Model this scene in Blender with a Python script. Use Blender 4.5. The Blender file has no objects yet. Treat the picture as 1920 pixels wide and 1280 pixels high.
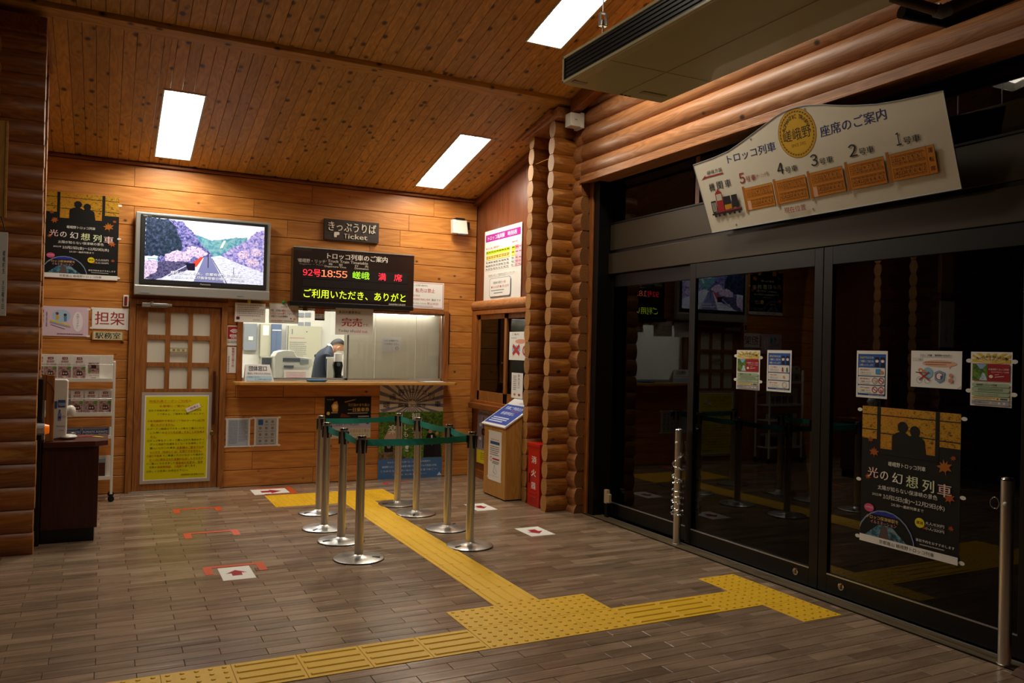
import bpy, bmesh, math, random
from mathutils import Vector, Matrix
import numpy as np

for _c in (bpy.data.objects, bpy.data.meshes, bpy.data.materials, bpy.data.lights, bpy.data.cameras):
    for _o in list(_c): _c.remove(_o)
S = bpy.context.scene
COL = S.collection
random.seed(7)

# ------------------------------------------------------------------ camera, world, exposure
FPX = 1516.43
EYE = Vector((0, 0, 1.5))
YAW, PIT, ROL = math.radians(26.7053), math.radians(0.4903), math.radians(1.3662)
_f = Vector((math.sin(YAW)*math.cos(PIT), math.cos(YAW)*math.cos(PIT), math.sin(PIT)))
_r = Vector((math.cos(YAW), -math.sin(YAW), 0))
_u = _r.cross(_f)
_c, _s = math.cos(ROL), math.sin(ROL)
CR, CU, CF = _c*_r + _s*_u, -_s*_r + _c*_u, _f
camd = bpy.data.cameras.new('camera'); cam = bpy.data.objects.new('camera', camd); COL.objects.link(cam)
camd.sensor_width = 36; camd.lens = FPX/1920*36; camd.clip_start = 0.05
cam.matrix_world = Matrix(((CR.x, CU.x, -CF.x, EYE.x), (CR.y, CU.y, -CF.y, EYE.y), (CR.z, CU.z, -CF.z, EYE.z), (0, 0, 0, 1)))
S.camera = cam
W = bpy.data.worlds.new('night'); S.world = W; W.use_nodes = True
W.node_tree.nodes['Background'].inputs[0].default_value = (0.010, 0.011, 0.016, 1)
W.node_tree.nodes['Background'].inputs[1].default_value = 0.05
S.view_settings.view_transform = 'Standard'; S.view_settings.look = 'None'
S.view_settings.gamma = 1; S.view_settings.use_curve_mapping = False
S.view_settings.exposure = 0.12
LAMP_W = 45.0      # glow of the recessed ceiling luminaires
OFFICE_W = 27.0     # glow of the office luminaires
TV_E, LED_E = .62, 1.6

def at(px, py, ax, v):
    d = CR*((px-960)/FPX) + CU*(-(py-640)/FPX) + CF
    t = (v-EYE[ax])/d[ax]
    return EYE + d*t

YT, XD, XS = 8.74, 4.12, 3.90      # ticket wall, glass doors, side panelling
def ceil_z(y, s=0.225): return 3.235 + s*(8.74-y)

# ------------------------------------------------------------------ materials
def lin(c): return tuple(((v/12.92) if v <= .04045 else ((v+.055)/1.055)**2.4) for v in c)
def hexc(h):
    h = h.lstrip('#')
    if len(h) == 3: h = ''.join(a*2 for a in h)
    return lin(tuple(int(h[i:i+2], 16)/255 for i in (0, 2, 4)))
MATS = {}
def nmat(name):
    m = bpy.data.materials.new(name); m.use_nodes = True
    return m, m.node_tree.nodes, m.node_tree.links, m.node_tree.nodes['Principled BSDF']
def plain(name, col, rough=.5, metal=0., spec=.5, emit=0., bump=0., trans=0., coat=0., noise=0.):
    if name in MATS: return MATS[name]
    m, N, L, B = nmat(name)
    c = hexc(col) if isinstance(col, str) else col
    B.inputs['Base Color'].default_value = (*c, 1); B.inputs['Roughness'].default_value = rough
    B.inputs['Metallic'].default_value = metal; B.inputs['Specular IOR Level'].default_value = spec
    B.inputs['Coat Weight'].default_value = coat
    if trans: B.inputs['Transmission Weight'].default_value = trans
    if emit:
        B.inputs['Emission Color'].default_value = (*c, 1); B.inputs['Emission Strength'].default_value = emit
    if bump or noise:
        tc = N.new('ShaderNodeTexCoord'); nz = N.new('ShaderNodeTexNoise'); nz.inputs['Scale'].default_value = 18; nz.inputs['Detail'].default_value = 4
        L.new(tc.outputs['Object'], nz.inputs['Vector'])
        if noise:
            mx = N.new('ShaderNodeMix'); mx.data_type = 'RGBA'; mx.blend_type = 'MIX'
            L.new(nz.outputs['Fac'], mx.inputs['Factor'])
            mx.inputs[6].default_value = (*[v*(1-noise) for v in c], 1); mx.inputs[7].default_value = (*[min(1, v*(1+noise)) for v in c], 1)
            L.new(mx.outputs[2], B.inputs['Base Color'])
        if bump:
            bp = N.new('ShaderNodeBump'); bp.inputs['Strength'].default_value = bump; bp.inputs['Distance'].default_value = .01
            L.new(nz.outputs['Fac'], bp.inputs['Height']); L.new(bp.outputs[0], B.inputs['Normal'])
    MATS[name] = m; return m
def pc(h):      # plain printed / painted colour straight from a hex code
    if h.startswith('M:'): return MATS[h[2:]]
    if h.startswith('E:'): return plain('glow_'+h[2:], h[2:], .6, emit=LED_E)
    if h.startswith('S:'): return plain('screen_'+h[2:], h[2:], .3, emit=TV_E)
    return plain('print_'+h, h, .55, spec=.3)

def wood(name, c1, c2, axis='x', grain=26., rough=.45, knots=0., var=.22, coat=0., ringc=1., stain=0., kscale=7., bump=.25, wear=0.):
    """procedural timber: grain stretched along axis, growth figure, knots, per-piece variation"""
    m, N, L, B = nmat(name)
    tc = N.new('ShaderNodeTexCoord'); oi = N.new('ShaderNodeObjectInfo')
    cx = N.new('ShaderNodeCombineXYZ')
    mu = N.new('ShaderNodeMath'); mu.operation = 'MULTIPLY'; mu.inputs[1].default_value = 37.
    L.new(oi.outputs['Random'], mu.inputs[0])
    for i in range(3): L.new(mu.outputs[0], cx.inputs[i])
    ad = N.new('ShaderNodeVectorMath'); ad.operation = 'ADD'
    L.new(tc.outputs['Object'], ad.inputs[0]); L.new(cx.outputs[0], ad.inputs[1])
    def mapped(al, ac):
        mp = N.new('ShaderNodeMapping'); sc = [ac, ac, ac]; sc['xyz'.index(axis)] = al
        mp.inputs['Scale'].default_value = sc; L.new(ad.outputs[0], mp.inputs['Vector']); return mp
    m1 = mapped(1.2, grain)
    n1 = N.new('ShaderNodeTexNoise'); n1.inputs['Scale'].default_value = 1.6; n1.inputs['Detail'].default_value = 5; n1.inputs['Distortion'].default_value = .6
    L.new(m1.outputs[0], n1.inputs['Vector'])
    m2 = mapped(.8, 7.)
    w = N.new('ShaderNodeTexNoise'); w.inputs['Scale'].default_value = 1.1; w.inputs['Detail'].default_value = 2
    L.new(m2.outputs[0], w.inputs['Vector'])
    mm = N.new('ShaderNodeMath'); mm.operation = 'MULTIPLY'; mm.inputs[1].default_value = 22.*ringc; L.new(w.outputs['Fac'], mm.inputs[0])
    sn = N.new('ShaderNodeMath'); sn.operation = 'PINGPONG'; sn.inputs[1].default_value = 1.; L.new(mm.outputs[0], sn.inputs[0])
    mixf = N.new('ShaderNodeMath'); mixf.operation = 'MULTIPLY_ADD'; mixf.inputs[1].default_value = .35
    L.new(sn.outputs[0], mixf.inputs[0])
    h = N.new('ShaderNodeMath'); h.operation = 'MULTIPLY'; h.inputs[1].default_value = .75; L.new(n1.outputs['Fac'], h.inputs[0]); L.new(h.outputs[0], mixf.inputs[2])
    rp = N.new('ShaderNodeValToRGB'); rp.color_ramp.elements[0].position = .25; rp.color_ramp.elements[1].position = .85
    rp.color_ramp.elements[0].color = (*hexc(c2), 1); rp.color_ramp.elements[1].color = (*hexc(c1), 1)
    L.new(mixf.outputs[0], rp.inputs['Fac'])
    out = rp.outputs['Color']
    if knots:
        m3 = mapped(kscale*.72, kscale)
        vo = N.new('ShaderNodeTexVoronoi'); vo.inputs['Scale'].default_value = 1.; vo.inputs['Randomness'].default_value = 1.
        L.new(m3.outputs[0], vo.inputs['Vector'])
        kr = N.new('ShaderNodeValToRGB'); kr.color_ramp.elements[0].position = knots*.45; kr.color_ramp.elements[1].position = knots
        kr.color_ramp.elements[0].color = (1, 1, 1, 1); kr.color_ramp.elements[1].color = (0, 0, 0, 1)
        L.new(vo.outputs['Distance'], kr.inputs['Fac'])
        km = N.new('ShaderNodeMix'); km.data_type = 'RGBA'; L.new(kr.outputs['Color'], km.inputs['Factor'])
        kc = [v*.16 for v in hexc(c2)]
        L.new(out, km.inputs[6]); km.inputs[7].default_value = (*kc, 1); out = km.outputs[2]
    if stain:
        sm = N.new('ShaderNodeMapping'); sm.inputs['Scale'].default_value = (1.2, 4.5, 3) if axis == 'x' else (4.5, 1.2, 3)
        L.new(tc.outputs['Object'], sm.inputs['Vector'])
        st = N.new('ShaderNodeTexNoise'); st.inputs['Scale'].default_value = 1.7; st.inputs['Detail'].default_value = 6; st.inputs['Roughness'].default_value = .65
        L.new(sm.outputs[0], st.inputs['Vector'])
        sr = N.new('ShaderNodeValToRGB'); sr.color_ramp.elements[0].position = .50; sr.color_ramp.elements[1].position = .74
        sr.color_ramp.elements[0].color = (0, 0, 0, 1); sr.color_ramp.elements[1].color = (1, 1, 1, 1)
        L.new(st.outputs['Fac'], sr.inputs['Fac'])
        sx = N.new('ShaderNodeMath'); sx.operation = 'MULTIPLY'; sx.inputs[1].default_value = stain; L.new(sr.outputs['Color'], sx.inputs[0])
        km = N.new('ShaderNodeMix'); km.data_type = 'RGBA'; L.new(sx.outputs[0], km.inputs['Factor'])
        L.new(out, km.inputs[6]); km.inputs[7].default_value = (*[v*.30 for v in hexc(c2)], 1); out = km.outputs[2]
    if wear:
        sm = N.new('ShaderNodeMapping'); sm.inputs['Scale'].default_value = (2.2, 2.2, 9)
        L.new(ad.outputs[0], sm.inputs['Vector'])
        st = N.new('ShaderNodeTexNoise'); st.inputs['Scale'].default_value = 1.5; st.inputs['Detail'].default_value = 3; st.inputs['Roughness'].default_value = .7
        L.new(sm.outputs[0], st.inputs['Vector'])
        sr = N.new('ShaderNodeValToRGB'); sr.color_ramp.elements[0].position = .56; sr.color_ramp.elements[1].position = .70
        L.new(st.outputs['Fac'], sr.inputs['Fac'])
        sx = N.new('ShaderNodeMath'); sx.operation = 'MULTIPLY'; sx.inputs[1].default_value = wear; L.new(sr.outputs['Color'], sx.inputs[0])
        km = N.new('ShaderNodeMix'); km.data_type = 'RGBA'; L.new(sx.outputs[0], km.inputs['Factor'])
        L.new(out, km.inputs[6]); km.inputs[7].default_value = (*hexc('#d8a050'), 1); out = km.outputs[2]
    # per-piece tint
    vr = N.new('ShaderNodeMapRange'); vr.inputs['To Min'].default_value = 1-var; vr.inputs['To Max'].default_value = 1+var
    L.new(oi.outputs['Random'], vr.inputs['Value'])
    vm = N.new('ShaderNodeVectorMath'); vm.operation = 'SCALE'; L.new(out, vm.inputs[0]); L.new(vr.outputs[0], vm.inputs['Scale'])
    L.new(vm.outputs[0], B.inputs['Base Color'])
    rr = N.new('ShaderNodeMapRange'); rr.inputs['To Min'].default_value = max(.05, rough-.10); rr.inputs['To Max'].default_value = rough+.16
    L.new(n1.outputs['Fac'], rr.inputs['Value']); L.new(rr.outputs[0], B.inputs['Roughness'])
    B.inputs['Coat Weight'].default_value = coat; B.inputs['Coat Roughness'].default_value = .25
    bp = N.new('ShaderNodeBump'); bp.inputs['Strength'].default_value = bump; bp.inputs['Distance'].default_value = .003
    L.new(n1.outputs['Fac'], bp.inputs['Height']); L.new(bp.outputs[0], B.inputs['Normal'])
    MATS[name] = m; return m

def picture(name, cols, scale=14., stretch=(1, 1, 1), dist=.35, emit=0., detail=6, rough=.45):
    """mottled print: a noise field run through a ramp of inks"""
    m, N, L, B = nmat(name)
    tc = N.new('ShaderNodeTexCoord'); mp = N.new('ShaderNodeMapping'); mp.inputs['Scale'].default_value = stretch
    nz = N.new('ShaderNodeTexNoise'); nz.inputs['Scale'].default_value = scale; nz.inputs['Detail'].default_value = detail
    nz.inputs['Roughness'].default_value = .7; nz.inputs['Distortion'].default_value = dist
    L.new(tc.outputs['Object'], mp.inputs['Vector']); L.new(mp.outputs[0], nz.inputs['Vector'])
    rp = N.new('ShaderNodeValToRGB'); e = rp.color_ramp.elements
    while len(e) < len(cols): e.new(.5)
    for i, c in enumerate(cols):
        e[i].position = .30 + .42*i/(len(cols)-1); e[i].color = (*hexc(c), 1)
    L.new(nz.outputs['Fac'], rp.inputs['Fac']); L.new(rp.outputs[0], B.inputs['Base Color'])
    B.inputs['Roughness'].default_value = rough
    if emit:
        L.new(rp.outputs[0], B.inputs['Emission Color']); B.inputs['Emission Strength'].default_value = emit
        B.inputs['Base Color'].default_value = (0, 0, 0, 1)
    MATS[name] = m; return m

def glass(name, tint=(1, 1, 1), ior=1.5, rough=0.):
    """thin pane: fresnel reflection over clear transmission"""
    m = bpy.data.materials.new(name); m.use_nodes = True; N = m.node_tree.nodes; L = m.node_tree.links; N.clear()
    o = N.new('ShaderNodeOutputMaterial'); mx = N.new('ShaderNodeMixShader'); fr = N.new('ShaderNodeFresnel'); fr.inputs['IOR'].default_value = ior
    t = N.new('ShaderNodeBsdfTransparent'); t.inputs[0].default_value = (*tint, 1)
    g = N.new('ShaderNodeBsdfGlossy'); g.inputs['Roughness'].default_value = rough
    L.new(fr.outputs[0], mx.inputs[0]); L.new(t.outputs[0], mx.inputs[1]); L.new(g.outputs[0], mx.inputs[2]); L.new(mx.outputs[0], o.inputs[0])
    MATS[name] = m; return m

wood('wall_x', '#cb883e', '#a86424', 'x', 24, .42, knots=.11, kscale=6.2, var=.13, ringc=.8, coat=.15)
wood('ceil_y', '#d29a44', '#aa7628', 'y', 30, .5, knots=.24, kscale=8.5, var=.14, ringc=.8)
wood('ceil_x', '#d29a44', '#aa7628', 'x', 30, .5, knots=.2, kscale=8.5, var=.05, ringc=.8)
wood('log_x', '#a8641e', '#743e0e', 'x', 14, .42, knots=.09, kscale=4., var=.16, ringc=1.3, coat=.15, wear=.45)
wood('log_y', '#c08552', '#94592c', 'y', 14, .50, knots=.09, kscale=4., var=.10, ringc=1.5, coat=.08)
wood('floor_x', '#a08770', '#7e6652', 'x', 34, .20, var=.20, stain=.50, ringc=.3, bump=.45)
wood('sill_y', '#6f6048', '#4f4230', 'y', 30, .38, var=.08, stain=.25)
def endgrain(name, c1, c2, ia, ib):
    m, N, L, B = nmat(name); tc = N.new('ShaderNodeTexCoord'); sp = N.new('ShaderNodeSeparateXYZ'); L.new(tc.outputs['Generated'], sp.inputs[0])
    oi = N.new('ShaderNodeObjectInfo'); cb = N.new('ShaderNodeCombineXYZ'); L.new(sp.outputs[ia], cb.inputs[0]); L.new(sp.outputs[ib], cb.inputs[1])
    sb = N.new('ShaderNodeVectorMath'); sb.operation = 'SUBTRACT'; sb.inputs[1].default_value = (.5, .46, 0); L.new(cb.outputs[0], sb.inputs[0])
    nz = N.new('ShaderNodeTexNoise'); nz.noise_dimensions = '4D'; nz.inputs['Scale'].default_value = 3.5; L.new(cb.outputs[0], nz.inputs['Vector'])
    w_ = N.new('ShaderNodeMath'); w_.operation = 'MULTIPLY'; w_.inputs[1].default_value = 40; L.new(oi.outputs['Random'], w_.inputs[0]); L.new(w_.outputs[0], nz.inputs['W'])
    ln = N.new('ShaderNodeVectorMath'); ln.operation = 'LENGTH'; L.new(sb.outputs[0], ln.inputs[0])
    ad = N.new('ShaderNodeMath'); ad.operation = 'MULTIPLY_ADD'; ad.inputs[1].default_value = .22; L.new(nz.outputs['Fac'], ad.inputs[0]); L.new(ln.outputs['Value'], ad.inputs[2])
    mu = N.new('ShaderNodeMath'); mu.operation = 'MULTIPLY'; mu.inputs[1].default_value = 8; L.new(ad.outputs[0], mu.inputs[0])
    pp = N.new('ShaderNodeMath'); pp.operation = 'PINGPONG'; pp.inputs[1].default_value = .5; L.new(mu.outputs[0], pp.inputs[0])
    rp = N.new('ShaderNodeValToRGB'); rp.color_ramp.elements[0].color = (*hexc(c2), 1); rp.color_ramp.elements[1].color = (*hexc(c1), 1); rp.color_ramp.elements[1].position = .45
    L.new(pp.outputs[0], rp.inputs[0]); vr = N.new('ShaderNodeMapRange'); vr.inputs['To Min'].default_value = .72; vr.inputs['To Max'].default_value = 1.1; L.new(oi.outputs['Random'], vr.inputs['Value'])
    vm = N.new('ShaderNodeVectorMath'); vm.operation = 'SCALE'; L.new(rp.outputs[0], vm.inputs[0]); L.new(vr.outputs[0], vm.inputs['Scale']); L.new(vm.outputs[0], B.inputs['Base Color'])
    B.inputs['Roughness'].default_value = .65; MATS[name] = m
endgrain('log_end_z', '#bd8644', '#9c682f', 1, 2); endgrain('log_end', '#86531f', '#6a3d14', 0, 2)  # second end grain is darker: shade on the Y-log ends put into colour
wood('trim_x', '#9a5a24', '#71390f', 'x', 22, .45, var=.1)
wood('trim_y', '#9a5a24', '#71390f', 'y', 22, .45, var=.1)
wood('trim_z', '#a7642a', '#7c4214', 'z', 22, .42, var=.1, coat=.2)
wood('door_z', '#a5692e', '#7d4819', 'z', 20, .5, var=.06)
wood('door_x', '#a5692e', '#7d4819', 'x', 20, .4, var=.06, coat=.2)
wood('panel_z', '#7c4224', '#592b14', 'z', 40, .30, var=.08, ringc=.7, coat=.35)
wood('pine_z', '#c9944a', '#ab7630', 'z', 14, .45, var=.03, ringc=1.6)
wood('pine_x', '#cf9a52', '#b4803a', 'x', 14, .4, var=.03, coat=.2)
wood('mahog_z', '#4a1f16', '#33130d', 'z', 26, .35, var=.03, ringc=.8)
wood('mahog_x', '#5b2a20', '#3f1a13', 'x', 26, .28, var=.03, coat=.3)
wood('signwood', '#3a2a20', '#241812', 'x', 26, .6, var=.02, ringc=1.4)
plain('joint', '#1c120b', .9)
plain('floor_joint', '#241b15', .8)
plain('paper', '#efece6', .6, spec=.25); plain('lam', '#e9e9ec', .18, coat=.4)
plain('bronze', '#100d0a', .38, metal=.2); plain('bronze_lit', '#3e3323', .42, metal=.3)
plain('black', '#0d0c0c', .35); plain('blackmat', '#141212', .7); plain('rubber', '#101010', .8)
plain('steel', (.80, .77, .70), .33, metal=1.); plain('steel_base', (.74, .73, .70), .30, metal=1.)
plain('chrome', (.75, .75, .75), .12, metal=1.); plain('alu', (.62, .62, .60), .35, metal=.9)
plain('silver', '#b9b7b1', .32, metal=.5); plain('white', '#e9e6dd', .4); plain('cream', '#d4cda2', .28, coat=.45)
plain('creamdark', '#b9ab84', .35); plain('offwhite', '#d9d4c6', .5); plain('tile', '#edbb20', .5, bump=.12, noise=.10)
plain('belt', '#128072', .75, bump=.2, noise=.12); plain('tape', '#d2531f', .5, noise=.15); plain('tape_red', '#c03a30', .5, noise=.1)
plain('red', '#c01a10', .35, coat=.2); plain('reddark', '#7c0d08', .5)
plain('office_wall', '#dcd8cc', .7); plain('office_floor', '#8c8676', .5); plain('blind', '#c9c5ad', .75)
plain('grey1', '#8d9298', .5); plain('grey2', '#5f6f8c', .5); plain('beige', '#bdb9a0', .55)
plain('printer', '#d8d8d2', .4); plain('printer_dark', '#5f6672', .4)
plain('suit', '#222a38', .75, bump=.3); plain('skin', '#d9a183', .55); plain('hair', '#14110f', .6); plain('mask', '#eef0f0', .8)
plain('frost', '#dad6c8', .55, spec=.4); plain('brass', '#8f7440', .35, metal=.8)
plain('lamp_frame', '#b9b4a8', .5); plain('lamp_reflector', '#f2efe4', .6); plain('concrete', '#1a1a1a', .8)
plain('mat_brown', '#5a3a28', .7); plain('yellow', '#d9ce00', .5); plain('pinkpaper', '#dcc5d4', .6)
plain('pipe', '#6a5546', .45); plain('foam_tape', '#b9a57c', .6); plain('amber', '#ff7a10', .3, emit=.25)
glass('glass_clear', (.97, .98, .98), 1.45); glass('glass_door', (.5, .5, .5), 1.45); glass('glass_dark', (.35, .33, .30), 1.5)
picture('autumn', ['#140a02', '#6a4206', '#b8860e', '#c8961a', '#a8500e', '#4a2606'], 40, (1, 1.6, 1), .8)
picture('autumn2', ['#1a0e02', '#9a6a0a', '#c89018', '#b8540e', '#b87c10'], 36, (1, 1.3, 1), .8)
picture('greenery', ['#10200a', '#2c4a12', '#4f7a1e', '#7c9a34', '#2f4d14'], 22, (1, 1.2, 1), 1.5)
picture('gravel', ['#2a2015', '#5a4a34', '#8a765a', '#3c3020'], 30)
picture('nightriver', ['#0a1420', '#1c3a52', '#3c7a96', '#8aa8a0', '#20302c'], 20, (1, 1, 1), 2)
picture('monkey', ['#3c2220', '#8c6460', '#c8a8a4', '#a07870'], 60)
picture('river', ['#2a4a5c', '#6a9ab0', '#c8dce4', '#4a7a90'], 18)
m_ = bpy.data.materials.new('blind_cloth'); m_.use_nodes = True; N_ = m_.node_tree.nodes; L_ = m_.node_tree.links; N_.clear()
_o = N_.new('ShaderNodeOutputMaterial'); _m = N_.new('ShaderNodeMixShader'); _m.inputs[0].default_value = .30; _d = N_.new('ShaderNodeBsdfDiffuse'); _t = N_.new('ShaderNodeBsdfTranslucent')
_d.inputs[0].default_value = (.72, .68, .56, 1); _t.inputs[0].default_value = (.85, .8, .7, 1)
L_.new(_d.outputs[0], _m.inputs[1]); L_.new(_t.outputs[0], _m.inputs[2]); L_.new(_m.outputs[0], _o.inputs[0]); MATS['blind_cloth'] = m_
lampm, N_, L_, B_ = nmat('lamp_glow')
B_.inputs['Base Color'].default_value = (.9, .9, .85, 1)
B_.inputs['Emission Color'].default_value = (1, .915, .76, 1); B_.inputs['Emission Strength'].default_value = LAMP_W
MATS['lamp_glow'] = lampm
plain('lamp_glow_fill', (1., .90, .74), .5, emit=LAMP_W*.36)  # dimmer glow for the unseen lamp added to brighten the left log wall
offm, N_, L_, B_ = nmat('office_glow')
B_.inputs['Emission Color'].default_value = (1, .97, .90, 1); B_.inputs['Emission Strength'].default_value = OFFICE_W
MATS['office_glow'] = offm

# ------------------------------------------------------------------ mesh helpers
class MB:
    def __init__(s): s.v = []; s.f = []; s.m = []; s.sm = []
    def add(s, vs, fs, m=0, smooth=False):
        b = len(s.v); s.v += [tuple(v) for v in vs]
        for f in fs: s.f.append([b+i for i in f]); s.m.append(m); s.sm.append(smooth)
        return s
    def box(s, x0, y0, z0, x1, y1, z1, m=0, ch=0.):
        if x0 > x1: x0, x1 = x1, x0
        if y0 > y1: y0, y1 = y1, y0
        if z0 > z1: z0, z1 = z1, z0
        return s.add([(x0, y0, z0), (x1, y0, z0), (x1, y1, z0), (x0, y1, z0), (x0, y0, z1), (x1, y0, z1), (x1, y1, z1), (x0, y1, z1)],
                     [(3, 2, 1, 0), (4, 5, 6, 7), (0, 1, 5, 4), (1, 2, 6, 5), (2, 3, 7, 6), (3, 0, 4, 7)], m)
    def hexa(s, P, m=0):    # 8 corners, bottom ring then top ring
        return s.add(P, [(3, 2, 1, 0), (4, 5, 6, 7), (0, 1, 5, 4), (1, 2, 6, 5), (2, 3, 7, 6), (3, 0, 4, 7)], m)
    def ring_sweep(s, rings, closed_caps=True, m=0, smooth=True, mcap=None):
        n = len(rings[0]); vs = [p for r in rings for p in r]; fs = []
        for i in range(len(rings)-1):
            for j in range(n):
                a = i*n+j; b = i*n+(j+1) % n; fs.append((a, b, b+n, a+n))
        s.add(vs, fs, m, smooth)
        if closed_caps:
            k = m if mcap is None else mcap
            s.add(rings[0], [tuple(reversed(range(n)))], k); s.add(rings[-1], [tuple(range(n))], k)
        return s
    def cyl(s, p0, p1, r0, r1=None, n=16, m=0, caps=True, mcap=None):
        p0, p1 = Vector(p0), Vector(p1); r1 = r0 if r1 is None else r1
        d = (p1-p0).normalized(); a = d.orthogonal().normalized(); b = d.cross(a)
        R = [[p+(a*math.cos(t)+b*math.sin(t))*r for t in [2*math.pi*i/n for i in range(n)]] for p, r in ((p0, r0), (p1, r1))]
        return s.ring_sweep(R, caps, m, True, mcap)
    def tube(s, pts, r, n=8, m=0, caps=True):
        pts = [Vector(p) for p in pts]; R = []; a = None
        for i, p in enumerate(pts):
            d = (pts[min(i+1, len(pts)-1)]-pts[max(i-1, 0)]).normalized()
            a = d.orthogonal().normalized() if a is None else (a-d*a.dot(d)).normalized()
            b = d.cross(a); rr = r[i] if isinstance(r, (list, tuple)) else r
            R.append([p+(a*math.cos(t)+b*math.sin(t))*rr for t in [2*math.pi*k/n for k in range(n)]])
        return s.ring_sweep(R, caps, m, True)
    def lathe(s, prof, c=(0, 0, 0), n=32, m=0):
        R = [[(c[0]+r*math.cos(2*math.pi*i/n), c[1]+r*math.sin(2*math.pi*i/n), c[2]+z) for i in range(n)] for r, z in prof]
        return s.ring_sweep(R, True, m, True)
    def torus(s, c, ax, up, R1, R2, r, n=10, k=6, m=0):
        c = Vector(c); a = Vector(ax).normalized(); b = Vector(up).normalized(); nn = a.cross(b); vs = []; fs = []
        for i in range(n):
            t = 2*math.pi*i/n; d = a*math.cos(t)*R1+b*math.sin(t)*R2; dd = d.normalized()
            for j in range(k):
                q = 2*math.pi*j/k; vs.append(c+d+(dd*math.cos(q)+nn*math.sin(q))*r)
        for i in range(n):
            for j in range(k):
                fs.append((i*k+j, i*k+(j+1) % k, ((i+1) % n)*k+(j+1) % k, ((i+1) % n)*k+j))
        return s.add(vs, fs, m, True)
    def poly(s, pts, m=0): return s.add(pts, [tuple(range(len(pts)))], m)
    def prism(s, pts, d, m=0):  # planar polygon pushed along vector d
        d = Vector(d); n = len(pts); P = [Vector(p) for p in pts]; Q = [p+d for p in P]
        return s.add(P+Q, [tuple(reversed(range(n))), tuple(range(n, 2*n))]+[(i, (i+1) % n, (i+1) % n+n, i+n) for i in range(n)], m)
    def ellipsoid(s, c, r, n=16, k=10, m=0, rot=None):
        R = []
        for i in range(k+1):
            p = math.pi*i/k; rr = max(.001, math.sin(p))
            ring = [Vector((r[0]*rr*math.cos(2*math.pi*j/n), r[1]*rr*math.sin(2*math.pi*j/n), -r[2]*math.cos(p))) for j in range(n)]
            if rot: ring = [rot @ v for v in ring]
            R.append([v+Vector(c) for v in ring])
        return s.ring_sweep(R, True, m, True)
    def build(s, name, mats, parent=None, bevel=0., seg=2):
        me = bpy.data.meshes.new(name); me.from_pydata(s.v, [], s.f)
        if not isinstance(mats, (list, tuple)): mats = [mats]
        for q in mats: me.materials.append(MATS[q] if isinstance(q, str) else q)
        me.polygons.foreach_set('material_index', s.m); me.polygons.foreach_set('use_smooth', s.sm)
        me.update()
        if any(s.sm): me.set_sharp_from_angle(angle=math.radians(38))
        o = bpy.data.objects.new(name, me); COL.objects.link(o)
        if parent is not None: o.parent = parent
        if bevel:
            b = o.modifiers.new('edge', 'BEVEL'); b.width = bevel; b.segments = seg; b.limit_method = 'ANGLE'; b.angle_limit = math.radians(40)
        return o
def tag(o, label=None, cat=None, group=None, kind=None):
    if label: o['label'] = label
    if cat: o['category'] = cat
    if group: o['group'] = group
    if kind: o['kind'] = kind
    return o
def thing(name, label, cat, loc=(0, 0, 0), rz=0., group=None):
    o = bpy.data.objects.new(name, None); COL.objects.link(o); o.empty_display_size = .1
    o.location = loc; o.rotation_euler = (0, 0, rz); return tag(o, label, cat, group)
def struct(o): o['kind'] = 'structure'; return o
def copy_tree(o, parent=None):
    c = o.copy(); COL.objects.link(c)
    if parent is not None: c.parent = parent
    for ch in [q for q in o.children]: copy_tree(ch, c)
    return c
def subtract(rects, hole):
    a0, b0, a1, b1 = hole; out = []
    for (x0, y0, x1, y1) in rects:
        if x1 <= a0 or x0 >= a1 or y1 <= b0 or y0 >= b1: out.append((x0, y0, x1, y1)); continue
        if x0 < a0: out.append((x0, y0, a0, y1))
        if x1 > a1: out.append((a1, y0, x1, y1))
        m0, m1 = max(x0, a0), min(x1, a1)
        if y0 < b0: out.append((m0, y0, m1, b0))
        if y1 > b1: out.append((m0, b1, m1, y1))
    return out

# ------------------------------------------------------------------ printed matter
_TX = {}
def glyphs(s, bold=0., sp=1.0):
    if any(c in '0123456789' for c in s) and '\n' not in s:
        k = ('mix', s)
        if k not in _TX:
            runs = []; V = []; Fc = []; X = 0.
            for c in s:
                d = c in '0123456789'
                if runs and not d and not runs[-1][0]: runs[-1][1] += c
                else: runs.append([d, c])
            for d, r in runs:
                if r.strip() == '': X += .3*len(r); continue
                vs, fs, x0, x1, y0, y1 = glyphs0(chr(ord(r)+0xFEE0) if d else r)
                if d: o = X+.30-(.5*(x0+x1)); adv = .60
                else: X += .05+(.28 if r[0] == ' ' else 0); o = X-x0; adv = (x1-x0)+.05+(.28 if r[-1] == ' ' else 0)
                b = len(V); V += [(x+o, y) for x, y in vs]; Fc += [tuple(i+b for i in f) for f in fs]; X += adv
            xs = [v[0] for v in V]; ys = [v[1] for v in V]; _TX[k] = (V, Fc, min(xs), max(xs), min(ys), max(ys))
        return _TX[k]
    return glyphs0(s, bold, sp)
def glyphs0(s, bold=0., sp=1.0):
    bold = 0.
    k = (s, bold, sp)
    if k not in _TX:
        c = bpy.data.curves.new('t', 'FONT'); c.body = s; c.resolution_u = 2; c.offset = bold; c.align_x = 'CENTER'; c.space_line = sp
        o = bpy.data.objects.new('t', c); m = bpy.data.meshes.new_from_object(o)
        vs = [(v.co.x, v.co.y) for v in m.vertices]; fs = [tuple(p.vertices) for p in m.polygons]
        bpy.data.meshes.remove(m); bpy.data.objects.remove(o); bpy.data.curves.remove(c)
        if not vs: vs, fs = [(0, 0), (1, 0), (1, 1)], [(0, 1, 2)]
        xs = [v[0] for v in vs]; ys = [v[1] for v in vs]
        _TX[k] = (vs, fs, min(xs), max(xs), min(ys), max(ys))
    return _TX[k]
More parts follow.
